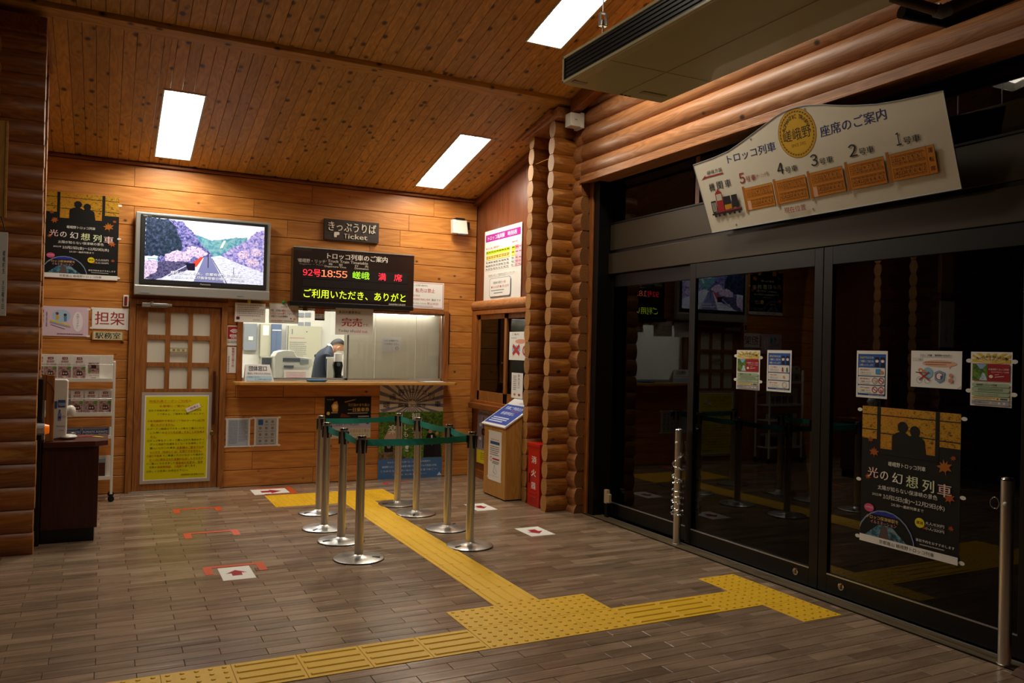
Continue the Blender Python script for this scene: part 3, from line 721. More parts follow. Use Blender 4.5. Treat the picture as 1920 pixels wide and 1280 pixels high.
def bd_part(o, w, h):
    pm, ms = draw([('r', .04, .25, .5, .262, '#b86a80'), ('g', .05, .33, .55, .70, 9, '#8f8d86'), ('r', .10, .07, .13, .18, '#7a7c80'), ('c', .55, .12, .02, '#6c6e70')], w, h, .001)
    pr = pm.build('print', ms, o); pr.matrix_local = Matrix(((1, 0, 0, 0), (0, 0, -1, -.001), (0, 1, 0, 0), (0, 0, 0, 1)))
    m = MB(); m.box(-.03, -.01, -h, -.01, 0, 0); m.build('edge_strip', 'alu', o)
wallbox('office_board', 'tall cream notice cabinet on the far wall of the office', 'cabinet', (541, 610), (601, 700), 11.33, .08, 'beige', bd_part)
for i, (x, w_) in enumerate(((560, 10), (573, 10))):
    p, q = onY(x, 586, 11.4), onY(x+w_, 594, 11.4)
    for jj, dz in enumerate((0, -.13)):
        o = tag(MB().box(0, 0, -(p.z-q.z), q.x-p.x, .02, 0, 0).build('wall_switch', 'grey1', bevel=.002), ['grey control panel high on the office wall, %s one of the upper pair', 'pale control panel on the office wall, %s one of the lower pair'][jj] % ('left', 'right')[i], 'switch'); o.location = (p.x, 11.4, p.z+dz)
# inner desk
m = MB(); m.box(.72, 8.90, .93, 4.2, 9.80, .97); m.box(.75, 9.70, 0, 4.15, 9.73, .93)
tag(m.build('office_desk', 'beige', bevel=.004), 'long beige desk inside the office behind the ticket window', 'desk')
# copier / printer
def at9(px, py, Y=9.5): return at(px, py, 1, Y)
a, b = at9(516, 652), at9(584, 690)
t = thing('printer', 'white office printer on the desk behind the group sign', 'printer', (a.x, 9.5, .97))
m = MB(); zz = .97
Pz = lambda py: at9(550, py).z-zz; Pxx = lambda px: at9(px, 690).x-a.x
prof = [(0, Pz(712)), (0, Pz(668)), (.03, Pz(660)), (.10, Pz(657)), (Pxx(550), Pz(657)), (Pxx(556), Pz(668)), (Pxx(584), Pz(671)), (Pxx(588), Pz(684)), (Pxx(580), Pz(690)), (Pxx(580), Pz(712))]
m.prism([(x, 0, max(z, 0.)) for x, z in prof], (0, .29, 0)); m.build('body', 'printer', t, bevel=.008)
m = MB(); m.box(Pxx(530), -.012, Pz(678), Pxx(562), .002, Pz(671)); m.box(Pxx(532), -.02, Pz(689), Pxx(550), .002, Pz(685)); m.build('paper_slot', 'printer_dark', t, bevel=.002)
m = MB(); m.box(Pxx(562), -.015, Pz(682), Pxx(578), .002, Pz(673)); m.build('screen', 'grey1', t, bevel=.002)
m = MB(); m.box(Pxx(531), -.05, 0.0, Pxx(582), -.045, Pz(693)); sh = m.build('taped_paper', 'paper', t)
pm, ms = draw([('g', .08, .1, .8, .5, 5, '#d98aa0'), ('g', .5, .55, .95, .9, 3, '#8a8a8a'), ('g', .1, .62, .4, .95, 3, '#d98aa0')], Pxx(582)-Pxx(531), Pz(693), .001)
pr = pm.build('print', ms, t); pr.matrix_local = Matrix(((1, 0, 0, Pxx(531)), (0, 0, -1, -.0505), (0, 1, 0, Pz(693)), (0, 0, 0, 1)))
# white box with fruit (left of the printer)
a = at9(488, 668, 9.7)
t = thing('small_monitor', 'small white framed screen on the office desk left of the printer', 'monitor', (a.x, 9.65, .97))
m = MB(); h_ = a.z-.97; m.box(0, 0, .05, .13, .03, h_); m.build('housing', 'printer', t, bevel=.004); m = MB(); m.box(.012, -.003, .07, .118, .001, h_-.015); m.build('screen', 'printer_dark', t)
m = MB(); m.box(.03, -.01, 0, .10, .06, .008); m.box(.055, .01, 0, .075, .03, .06); m.build('foot', 'printer', t)
# card terminal on a short stand and white partition
a = at9(616, 668, 9.15); b = at9(655, 712, 9.15)
t = thing('counter_screen', 'low white partition panel standing on the office desk beside the clerk', 'partition', (a.x, 9.2, .97))
m = MB(); m.box(0, 0, 0, .17, .015, at9(616, 672, 9.2).z-.97); m.build('panel', 'office_wall', t, bevel=.002); m = MB(); m.box(-.01, -.005, at9(616, 672, 9.2).z-.97, .2, .02, at9(616, 669, 9.2).z-.97); m.build('top_rail', 'white', t)
c0 = at9(634, 700, 9.05)
t = thing('card_terminal', 'black card payment terminal with paper roll cover, inside the ticket window', 'terminal', (c0.x, 9.05, .97))
z_ = lambda py: at9(634, py, 9.05).z-.97
m = MB(); m.prism([(-.045, 0, z_(678)), (-.055, 0, z_(685)), (-.038, 0, z_(700)), (-.042, 0, z_(711)), (.042, 0, z_(711)), (.038, 0, z_(700)), (.055, 0, z_(685)), (.045, 0, z_(678))], (0, .06, 0)); m.build('body', 'black', t, bevel=.004)
m = MB(); m.box(-.04, .0, z_(678), .04, .05, z_(662)); m.build('paper_cover', 'white', t, bevel=.006)
m = MB(); m.cyl((0, -.006, z_(683)), (0, .0, z_(683)), .022, n=18); m.build('dial', 'printer_dark', t)
m = MB(); m.box(-.045, -.02, z_(712), .045, .08, z_(710)); m.build('foot', 'black', t)
# blue money tray, clipboard, tissue on the shelf
def shelf_at(px, z=1.097, py=None): # point on the shelf below pixel column
    return at(px, py, 2, z)
a = shelf_at(561, 1.099, 712); b = shelf_at(595, 1.099, 712)
t = thing('coin_tray', 'bright blue coin tray on the counter shelf', 'tray', ((a.x+b.x)/2, 8.60, 1.0965))
w_ = (b.x-a.x)/2*.93; m = MB(); m.prism([(-w_*.8, -.07, 0), (w_*.8, -.07, 0), (w_*.8, .07, 0), (-w_*.8, .07, 0)], (0, 0, .004)); plain('blue', '#1f7fc4', .4)
for s1 in (-1, 1):
    m.hexa([(s1*w_*.8-.004, -.07, 0), (s1*w_*.8+.004, -.07, 0), (s1*w_*.8+.004, .07, 0), (s1*w_*.8-.004, .07, 0), (s1*w_-.004, -.085, .022), (s1*w_+.004, -.085, .022), (s1*w_+.004, .085, .022), (s1*w_-.004, .085, .022)])
    m.hexa([(-w_*.8, s1*.07-.003, 0), (w_*.8, s1*.07-.003, 0), (w_*.8, s1*.07+.003, 0), (-w_*.8, s1*.07+.003, 0), (-w_, s1*.085-.003, .022), (w_, s1*.085-.003, .022), (w_, s1*.085+.003, .022), (-w_, s1*.085+.003, .022)])
m.build('tray', 'blue', t); m = MB(); m.box(-w_*.5, -.06, .004, w_*.5, .06, .009); m.build('mat', 'lam', t)
a = shelf_at(765, 1.099, 711)
t = thing('clipboard', 'clipboard with papers lying at the right end of the counter shelf', 'clipboard', (a.x+.08, 8.60, 1.0965), .15)
m = MB(); m.box(-.15, -.09, 0, .15, .09, .003); m.build('board', 'blackmat', t); m = MB(); m.box(-.14, -.08, .003, .12, .08, .006); m.build('paper', 'paper', t); m = MB(); m.box(.11, -.03, .006, .14, .03, .014); m.build('clip', 'chrome', t, bevel=.002)
# right half: roller screen behind the right sash with a small sheet
a, b = onY(657, 588, 8.92), onY(829, 706, 8.92)
t = thing('screen_blind', 'pale closed screen behind the right pane of the ticket window', 'blind', (0, 0, 0))
m = MB(); n_ = 3; xs_ = [xm+.015, xm+.015+.36*1.0, xm+.015+.85, GX1+.05]
for i in range(3):
    m = MB(); m.box(xs_[i]+.002, 8.985-.004*i, .975, xs_[i+1]-.002, 8.995-.004*i, 1.90); m.build('blind_panel', 'blind_cloth', t)
sheet('notice', 'small white sheet asking to wait, on the pale screen behind the right pane', 'notice', 'T', onY(716, 631, 8.972), .235, .17, base='paper', els=
      [('t', 'ただいま準備中です。', .13, .18, .88, .33, '#5a5a58', 0), ('t', '少々お待ちください。', .13, .40, .88, .55, '#5a5a58', 0), ('o', .78, .76, .08, .012, '#55534e'), ('l', .70, .72, .74, .80, .01, '#55534e'), ('c', .755, .75, .01, '#55534e'), ('c', .80, .75, .01, '#55534e')], )

# ---- clerk
def clerk():
    Y = 10.05
    def J(px, py, dy=0.): p = at(px, py, 1, Y+dy); return p
    base = J(600, 735); root = thing('person', 'clerk in a dark suit and white face mask bending over the desk in the office', 'person', (base.x, Y, 0))
    off = Vector((base.x, Y, 0))
    me = bpy.data.meshes.new('body'); V = []; E_ = []; Rr = []
    def add(p, r, par=None):
        V.append(tuple(Vector(p)-off)); Rr.append(r)
        if par is not None: E_.append((par, len(V)-1))
        return len(V)-1
    pel = add(J(600, 726), (.15, .12)); wa = add(J(601, 702), (.135, .11), pel); ch = add(J(606, 676), (.16, .125), wa); ch2 = add(J(612, 659), (.135, .12), ch)
    nk = add(J(619, 653), (.062, .062), ch2); nk2 = add(J(625, 651), (.055, .055), nk)
    for s1 in (-1, 1):
        hip = add(Vector(V[pel])+off+Vector((-.02, s1*.10, -.08)), (.10, .10), pel); kn = add((V[pel][0]+off.x+.03, Y+s1*.12, .50), (.07, .07), hip)
        an = add((V[pel][0]+off.x-.04, Y+s1*.12, .10), (.045, .045), kn); add((V[pel][0]+off.x+.10, Y+s1*.13, .04), (.04, .035), an)
        sh_ = add(J(612, 664)+Vector((0, s1*.17, -.01)), (.065, .065), ch2)
        el = add(J(606, 698)+Vector((.02, s1*.20, 0)), (.048, .048), sh_)
        wr = add(J(632, 707)+Vector((0, s1*.07-.15, 0)), (.030, .028), el)
        hd = add(J(640, 706)+Vector((0, s1*.06-.22, .0)), (.034, .018), wr)
        for q in range(5):
            d = Vector((.05 if q else .02, (q-2)*.018-(.02*s1 if q == 0 else 0), -.004))
            f1 = add(Vector(V[hd])+off+d*.8, (.0095, .0095), hd); add(Vector(V[hd])+off+d*1.5+Vector((0, 0, -.02)), (.0085, .0085), f1)
    me.from_pydata(V, E_, []); ob = bpy.data.objects.new('body', me); COL.objects.link(ob)
    sk = ob.modifiers.new('sk', 'SKIN'); sk.use_smooth_shade = True
    if not me.skin_vertices: pass
    for i, r in enumerate(Rr): me.skin_vertices[0].data[i].radius = r
    me.skin_vertices[0].data[pel].use_root = True
    sb = ob.modifiers.new('sb', 'SUBSURF'); sb.levels = 2
    dg = bpy.context.evaluated_depsgraph_get(); me2 = bpy.data.meshes.new_from_object(ob.evaluated_get(dg)); bpy.data.objects.remove(ob)
    me2.materials.clear(); me2.materials.append(MATS['suit']); me2.materials.append(MATS['skin'])
    nkx = V[nk][0]+.02; hx_ = V[hd][0]-.035
    for p in me2.polygons:
        c = p.center; p.use_smooth = True
        if c.x > nkx and c.z > V[nk][2]-.09 and c.z > 1.1 and abs(c.y) < .09: p.material_index = 1
        elif c.x > hx_ and c.z < 1.25 and c.z > .85: p.material_index = 1
        else: p.material_index = 0
    me2.name = 'body'; b = bpy.data.objects.new('body', me2); COL.objects.link(b); b.parent = root
    hc = J(633, 652)-off; tilt = Matrix.Rotation(math.radians(30), 3, 'Y')    # face looks right and down
    h = MB(); h.ellipsoid(hc, (.092, .074, .108), 20, 14, 0, tilt)
    h.ellipsoid(hc+tilt @ Vector((.035, 0, -.05)), (.058, .052, .062), 16, 10, 0, tilt)          # jaw
    h.ellipsoid(hc+tilt @ Vector((.095, 0, -.012)), (.018, .012, .020), 8, 6, 0, tilt)           # nose
    for s1 in (-1, 1): h.ellipsoid(hc+tilt @ Vector((-.005, s1*.074, -.005)), (.018, .008, .030), 10, 8, 0, tilt)
    h.build('head', 'skin', root)
    e = MB()
    for s1 in (-1, 1): e.ellipsoid(hc+tilt @ Vector((.082, s1*.032, .012)), (.008, .012, .005), 8, 6, 0, tilt)
    e.build('eyes', 'hair', root)
    k = MB(); R = []
    rings = 10; n = 20
    for i in range(rings+1):
        p = (math.pi*.60)*i/rings; ring = []
        for j in range(n):
            a_ = 2*math.pi*j/n; pp = p*(1.0-.30*max(0, math.cos(a_))-.42*abs(math.sin(a_))**2)
            v = Vector((.099*math.sin(pp)*math.cos(a_)-.008, .081*math.sin(pp)*math.sin(a_), .116*math.cos(pp)+.002)); ring.append(hc+tilt @ v)
        R.append(ring)
    k.ring_sweep(R, False); k.build('hair', 'hair', root)
    mk = MB(); R = []
    for i in range(9):
        z = -.005-.095*i/8; ring = [hc+tilt @ Vector(((.104-.028*abs(z+.03)/.07)*math.cos(a_), .070*math.sin(a_), z)) for a_ in [math.radians(-82+164*j/14) for j in range(15)]]
        R.append(ring)
    vs = [p for r in R for p in r]; mk.add(vs, [(i*15+j, i*15+j+1, i*15+j+16, i*15+j+15) for i in range(8) for j in range(14)], 0, True)
    for s1 in (-1, 1): mk.tube([hc+tilt @ Vector((.02, s1*.072, -.02)), hc+tilt @ Vector((-.01, s1*.080, .0)), hc+tilt @ Vector((-.022, s1*.079, -.02)), hc+tilt @ Vector((.015, s1*.072, -.07))], .002, 6)
    mk.build('face_mask', 'mask', root)
    cl = MB(); n0 = Vector(V[nk])+Vector((.008, 0, -.004)); ax_ = Vector((.8, 0, .35)).normalized(); cl.cyl(n0-ax_*.02, n0+ax_*.018, .068, .058, 18, 0, True)
    cl.prism([n0+Vector((.03, -.05, -.05)), n0+Vector((.075, -.075, -.02)), n0+Vector((.055, -.085, -.13))], (0, .01, 0)); cl.build('shirt_collar', 'paper', root)
clerk()

# ---- papers and signs on the ticket wall
AUT = [('r', 0, 0, 1, .975, '#131110'), ('r', 0, 0, 1, .235, 'M:autumn'), ('r', .18, .2, .345, .30, 'M:autumn2'), ('r', .50, .235, .765, .335, 'M:autumn2'), ('c', .36, .06, .13, 'M:autumn2'),
       ('r', .165, 0, .205, .30, '#131110'), ('r', .765, 0, .805, .34, '#131110'), ('r', 0, .055, 1, .061, '#131110'), ('r', 0, .165, .2, .171, '#131110'), ('r', .2, .185, .78, .191, '#131110'), ('r', .8, .19, 1, .196, '#131110'), ('r', .18, .30, .8, .34, '#131110'),
       ('c', .44, .13, .052, '#131110'), ('p', [(.33, .30), (.33, .20), (.37, .175), (.44, .155), (.50, .18), (.52, .21), (.52, .30)], '#131110'), ('c', .565, .15, .05, '#131110'), ('p', [(.50, .31), (.49, .21), (.53, .18), (.60, .175), (.66, .205), (.68, .31)], '#131110'),
       ('leaf', .10, .245, .035, '#9c4c18'), ('leaf', .14, .335, .055, '#a8561e'), ('leaf', .86, .37, .075, '#b0641c'), ('leaf', .94, .30, .03, '#9c4c18'), ('leaf', .08, .52, .035, '#a8561e'), ('leaf', .91, .57, .055, '#b0581c'), ('leaf', .93, .77, .03, '#9c4c18'), ('leaf', .67, .80, .03, '#a8561e'),
       ('t', '嵯峨野トロッコ列車', .30, .385, .68, .418, '#f1eee6', .02), ('t', '光', .075, .445, .19, .52, '#ecc4bf', .03), ('t', 'の', .215, .462, .30, .525, '#f0e6dc', .03), ('t', '幻', .345, .458, .45, .532, '#f1eee6', .03),
       ('t', '想', .49, .462, .61, .545, '#dfe6b4', .03), ('t', '列', .655, .47, .765, .555, '#e4eec0', .03), ('t', '車', .80, .48, .93, .565, '#ecc8c0', .03),
       ('t', '太陽が知らない保津峡の景色', .19, .565, .80, .598, '#f1eee6', .005), ('t', '2021年', .13, .628, .235, .648, '#f1eee6'), ('t', '10月15日(金)～12月29日(水)', .25, .625, .87, .665, '#f1eee6', .02), ('t', '16:30～最終列車まで', .34, .678, .67, .700, '#f1eee6'),
       ('c', .28, .98, .31, '#7f8fb0', .235), ('c', .28, .985, .30, '#0b0d12', .23), ('p', [(.20, .76), (.36, .76), (.42, .785), (.14, .785)], '#26309a'), ('p', [(.02, .97), (.20, .86), (.27, .85), (.36, .86), (.53, .965), (.53, .975), (.02, .975)], 'M:nightriver'), ('p', [(.24, .86), (.30, .86), (.33, .975), (.20, .975)], '#5a4c4a'),
       ('c', .10, .745, .055, '#d0527e', .03), ('t', '10月1日', .06, .735, .14, .748, '#f4dfe6', 0), ('t', 'トロッコ保津峡駅を', .08, .795, .42, .822, '#e9c27a', .012), ('t', 'イルミネーション', .12, .828, .40, .853, '#e7a0b0', .012),
       ('c', .635, .775, .048, '#e8d313', .034), ('t', '運賃', .60, .763, .67, .785, '#2c2808'), ('t', '大人/630円', .69, .755, .87, .777, '#f1eee6'), ('t', '小人/320円', .69, .792, .87, .812, '#f1eee6'), ('r', .69, .784, .87, .7855, '#9a9890'),
       ('t', '事前予約をおすすめします', .60, .885, .97, .905, '#f1eee6', 0), ('g', .64, .915, .95, .93, 1, '#b9b6b0'), ('r', 0, .948, 1, 1, '#ece8e2'), ('t', '京都嵐山 嵯峨野トロッコ列車', .22, .960, .78, .988, '#1c1a18', .01)]
post('T', 'poster', 'black autumn train poster on the planks left of the television', 'poster', (84, 357), (220, 526), AUT, tabs=((1.01, .10), (1.01, .50), (1.01, .97)), off=.006)
post('T', 'leaflet', 'pale pink leaflet with a platform drawing beside the 担架 sheet', 'leaflet', (78, 573), (165, 631),
     [('r', .0, .0, 1, 1, '#dcc3d3'), ('c', .42, .32, .2, '#a9c4dc', .22), ('c', .33, .24, .035, '#7a3a3a'), ('p', [(.30, .3), (.37, .3), (.36, .45), (.31, .45)], '#d9a84a'), ('c', .50, .28, .035, '#3a3440'), ('p', [(.47, .33), (.54, .33), (.53, .5), (.48, .5)], '#5a8ac0'),
      ('p', [(.18, .45), (.62, .62), (.62, .66), (.18, .49)], '#e2cf3c'), ('p', [(.18, .51), (.62, .68), (.62, .72), (.18, .57)], '#9a98b8'), ('l', .2, .62, .5, .76, .012, '#5a4a5a'),
      ('c', .77, .50, .11, '#efe6ec', .34), ('t', 'お\n困\nり\nで\nす\nか\n？', .74, .22, .80, .74, '#6a4a5a', 0), ('t', '声\nか\nけ', .03, .12, .06, .55, '#5a3a4a', 0), ('t', '駅\n係\n員', .10, .2, .13, .7, '#5a3a4a', 0), ('g', .34, .90, .92, .96, 1, '#6a2a3a')], base='pinkpaper', tabs=((1.0, .06), (1.0, .98)))
post('T', 'notice', 'white sheet with large red characters 担架', 'notice', (173, 576), (241, 618), [('t', '担架', .08, .18, .88, .80, '#9e2a34', .015)], tabs=((.02, .04), (.98, .06), (0, .96), (.97, .98)))
post('T', 'name_plate', 'cream wooden-edged plate reading 駅務室 below the 担架 sheet', 'sign', (173, 620), (231, 638), [('r', .04, .06, .96, .94, '#cfc6a2'), ('t', '駅務室', .10, .14, .90, .86, '#20201c', .03)], base='pine_x', th=.012)
p, w, h = on('T', (231, 553), (241, 575)); t = thing('alarm_bracket', 'small red and white holder on the planks left of the television', 'holder', (p.x, 8.74, p.z-h))
m = MB(); m.box(0, -.02, 0, w, 0, h); m.build('plate', 'white', t, bevel=.006); m = MB(); m.box(w*.25, -.03, h*.12, w*.75, -.02, h*.88); m.build('insert', 'reddark', t, bevel=.004)
post('T', 'wifi_sign', 'red and white Wi-Fi FREE sign left of the ticket window', 'sign', (425, 610), (454, 648),
     [('rr', .08, .05, .92, .68, '#a8242a', .05), ('rr', .20, .44, .80, .56, '#f2efea', .05), ('t', 'Wi-Fi', .24, .46, .76, .545, '#a8242a', .03), ('t', 'FREE', .30, .585, .70, .65, '#f2efea', .03)] +
     [('p', [(.5+r*math.cos(t), .42+r*.72*math.sin(t)) for t in [math.radians(d) for d in range(-145, -34, 10)]]+[(.5+(r-.06)*math.cos(t), .42+(r-.06)*.72*math.sin(t)) for t in [math.radians(d) for d in range(-35, -146, -10)]], '#f2efea') for r in (.36, .26, .16)] +
     [('g', .08, .74, .94, .90, 2, '#6a6560')])
post('T', 'notice', 'tall narrow white strip with red vertical writing 警察官立寄り所', 'notice', (426, 650), (442, 699), [('t', '警\n察\n官\n立\n寄\nり\n所', .50, .03, .80, .78, '#b0303a', .03), ('t', '嵯\n峨\n野\n観\n光\n鉄\n道', .12, .35, .28, .97, '#3a3836', 0)])
ny = 8.735
post('T', 'notice', 'plain white sheet with faint lines at the top left of the ticket window', 'notice', (440, 567), (496, 605), [('g', .08, .08, .95, .72, 6, '#a9a5a0'), ('rr', .05, .72, .16, .88, '#5a1a22', .02), ('g', .6, .84, .9, .9, 1, '#8a8884')], off=.032)
post('T', 'notice', 'white sheet with a green border and red writing on the ticket window', 'notice', (504, 568), (558, 607),
     [('r', .01, .015, .99, .985, '#a5b060'), ('r', .03, .04, .97, .96, '#ece7e0'), ('t', 'お知らせ', .40, .12, .62, .22, '#2a2a26'), ('t', '現在、五条坂は', .06, .30, .42, .42, '#2a2826'), ('t', '観光トロッコ嵐山', .43, .30, .93, .42, '#b8343a'), ('t', '行のコースのみ運行', .06, .45, .55, .57, '#b8343a'), ('t', 'しております。', .56, .45, .92, .57, '#2a2826'),
      ('t', '（周遊コースは全便運休）', .06, .60, .64, .71, '#2a2826'), ('t', '※状況の変更中', .06, .84, .46, .93, '#b8343a'), ('g', .50, .85, .93, .92, 1, '#6a6866'), ('c', .74, .75, .025, '#b8343a'), ('c', .86, .77, .04, '#d8b05a')], off=.032)
sold = post('T', 'notice', 'white sold-out notice with large red 完売 hanging over the ticket window', 'notice', (628, 577), (697, 629),
     [('t', '本日の乗車券は', .08, .09, .66, .20, '#2b2826', .02), ('t', '完売', .17, .36, .70, .68, '#b93232', .05), ('t', 'です。', .72, .56, .90, .67, '#2b2826', .01), ('t', 'Today all', .08, .80, .48, .92, '#2b2826', .0), ('t', 'sold out.', .50, .80, .87, .91, '#b93232', .0)], off=.034)
post('T', 'amulet_tag', 'small orange and navy tag hanging from the window head', 'tag', (589, 579), (607, 601), [('r', 0, .0, 1, .42, '#c8623a'), ('t', 'トロッコ', .1, .1, .9, .34, '#f2e0d0'), ('r', 0, .42, 1, .95, '#e9e2da'), ('t', '全線一日', .08, .48, .92, .62, '#2a3050'), ('t', 'フリー券', .08, .66, .92, .80, '#2a3050'), ('r', 0, .84, 1, 1, '#2c3358')], off=.034)
for px, py, c_, lb in ((467, 565, 'yellow', 'yellow round magnet above the plain white sheet'), (532, 567, 'green', 'green round magnet above the green bordered sheet'), (662, 576, 'green', 'dark green round magnet above the sold-out notice')):
    plain('green', '#1f8a3c', .4); q = at(px, py, 1, 8.70); m = MB(); m.lathe([(.001, .0), (.018, .0), (.017, .010), (.011, .016), (.001, .017)], n=18); o = m.build('magnet', c_); o.matrix_world = frame((q.x, 8.705, q.z), 'T'); tag(o, lb, 'magnet')
# small clips on the window head
for px, lb in ((572, 'brown bulldog clip on the window head left of the tag'), (742, 'brown bulldog clip on the window head right of the sold-out notice')):
    q = at(px, 577, 1, 8.70); m = MB(); m.prism([(q.x-.025, 8.695, q.z-.03), (q.x+.025, 8.695, q.z-.03), (q.x+.018, 8.695, q.z+.025), (q.x-.018, 8.695, q.z+.025)], (0, .012, 0)); tag(m.build('bulldog_clip', 'brass', bevel=.002), lb, 'clip')
post('T', 'notice', 'white red-bordered notice reading 転売は禁止 beside the departure board', 'notice', (764, 527), (831, 580),
     [('r', .02, .03, .98, .97, '#c0646a'), ('r', .035, .05, .965, .95, '#efece8'), ('t', 'トロッコ列車の乗車券の', .08, .10, .55, .17, '#2a2826', 0), ('t', '転売は禁止', .22, .24, .75, .40, '#b8282e', .02), ('t', '転売行為は', .06, .48, .34, .56, '#b8282e', 0), ('t', '京都府迷惑行為防止条例', .06, .62, .62, .70, '#b8282e', 0), ('t', '違反です', .66, .62, .92, .70, '#2a2826', 0),
      ('t', '転売券とみなしたものは', .06, .78, .52, .85, '#5a5856', 0), ('t', '禁止対応', .54, .76, .86, .85, '#b8282e', 0), ('g', .06, .89, .88, .93, 1, '#7a5a5a')], th=.003)
# group window sign standing on the shelf
a = at(459, 683, 1, 8.62); b = at(517, 715, 1, 8.62)
t = thing('group_sign', 'white and blue desk sign reading 団体窓口 on the counter shelf', 'sign', (a.x, 8.60, 1.0965))
w_ = b.x-a.x-.02; h_ = a.z-1.0965; m = MB(); m.hexa([(0, 0, 0), (w_, 0, 0), (w_, .004, 0), (0, .004, 0), (.01, .05, h_), (w_-.04, .05, h_), (w_-.04, .054, h_), (.01, .054, h_)]); m.hexa([(0, .1, 0), (w_, .1, 0), (w_, .104, 0), (0, .104, 0), (.01, .054, h_), (w_-.04, .054, h_), (w_-.04, .056, h_), (.01, .056, h_)]); m.build('board', 'lam', t)
L_h = math.hypot(h_, .05)
pm, ms = draw([('rr', .04, .66, .96, .97, '#a9c8dc', .06), ('t', '団体窓口', .16, .08, .78, .38, '#2a3038', .03), ('t', '（事前に予約された方のみ）', .08, .46, .92, .60, '#2a3038', .0), ('t', 'ご利用ください', .08, .68, .55, .80, '#4a6070', 0), ('t', 'きっぷ売場でお求めください', .36, .83, .95, .93, '#4a6070', 0)], w_-.01, L_h, .0025)
ang = math.atan2(.05, h_); pr = pm.build('print', ms, t); pr.matrix_local = Matrix(((1, 0, 0, 0), (0, math.sin(ang), -math.cos(ang), .05), (0, math.cos(ang), math.sin(ang), h_), (0, 0, 0, 1)))
pr.location.x = -.0

# ---- television
t = thing('television', 'silver and black flat television showing a river gorge, high on the ticket wall', 'television', (.236, 8.62, 1.935))
w_, h_ = 1.274, .807
m = MB(); m.box(.0, 0.01, .0, w_, .085, h_); m.box(.25, .085, .2, w_-.25, .119, .6); m.build('housing', 'silver', t, bevel=.010, seg=3)
a = at(264, 404, 1, 8.62); b = at(499, 548, 1, 8.62); bx0, bz1, bx1, bz0 = .045, h_-.022, w_-.035, .108
m = MB(); m.box(bx0, -.002, bz0, bx1, .012, bz1); m.build('bezel', 'blackmat', t, bevel=.006)
m = MB(); m.box(.0, -.006, .0, w_, .012, bz0-.012); m.build('lower_trim', 'silver', t, bevel=.008)
m = MB(); m.box(.06, -.009, .02, .14, -.005, .035); m.box(w_-.32, -.009, .03, w_-.26, -.005, .04); m.build('buttons', 'grey1', t)
sx, sz, sw, sh = .088, .155, 1.118, .60
picture('tv_forest', ['#060a1c', '#101c3c', '#1c3444', '#46507c', '#0c1430'], 33, (1, 1, 1), .4, emit=TV_E)
picture('tv_left', ['#10184a', '#2a3478', '#6a6aae', '#a49acc', '#1a245c'], 38, (1, 1, 1), .4, emit=TV_E)
picture('tv_hill', ['#2f6c94', '#4f90aa', '#84b4b8', '#5f94c0'], 21, (1, 1, 1), .4, emit=TV_E)
picture('tv_right', ['#26347c', '#5460b0', '#a094d4', '#d0c4ea', '#34508c'], 33, (1, 1, 1), .4, emit=TV_E)
picture('tv_blossom', ['#4a4078', '#9884b8', '#d4c0e4', '#efe4f4', '#54487c'], 52, (1, 1, 1), .4, emit=TV_E)
picture('tv_river', ['#5a6cb4', '#a8b4e0', '#e4e8fa', '#f2f4ff', '#8a98d0'], 38, (1, 3, 1), .4, emit=TV_E)
picture('tv_ground', ['#0c0c20', '#2c2c50', '#6c6898', '#1c1c38'], 62, (1, 1, 1), 1, emit=TV_E)
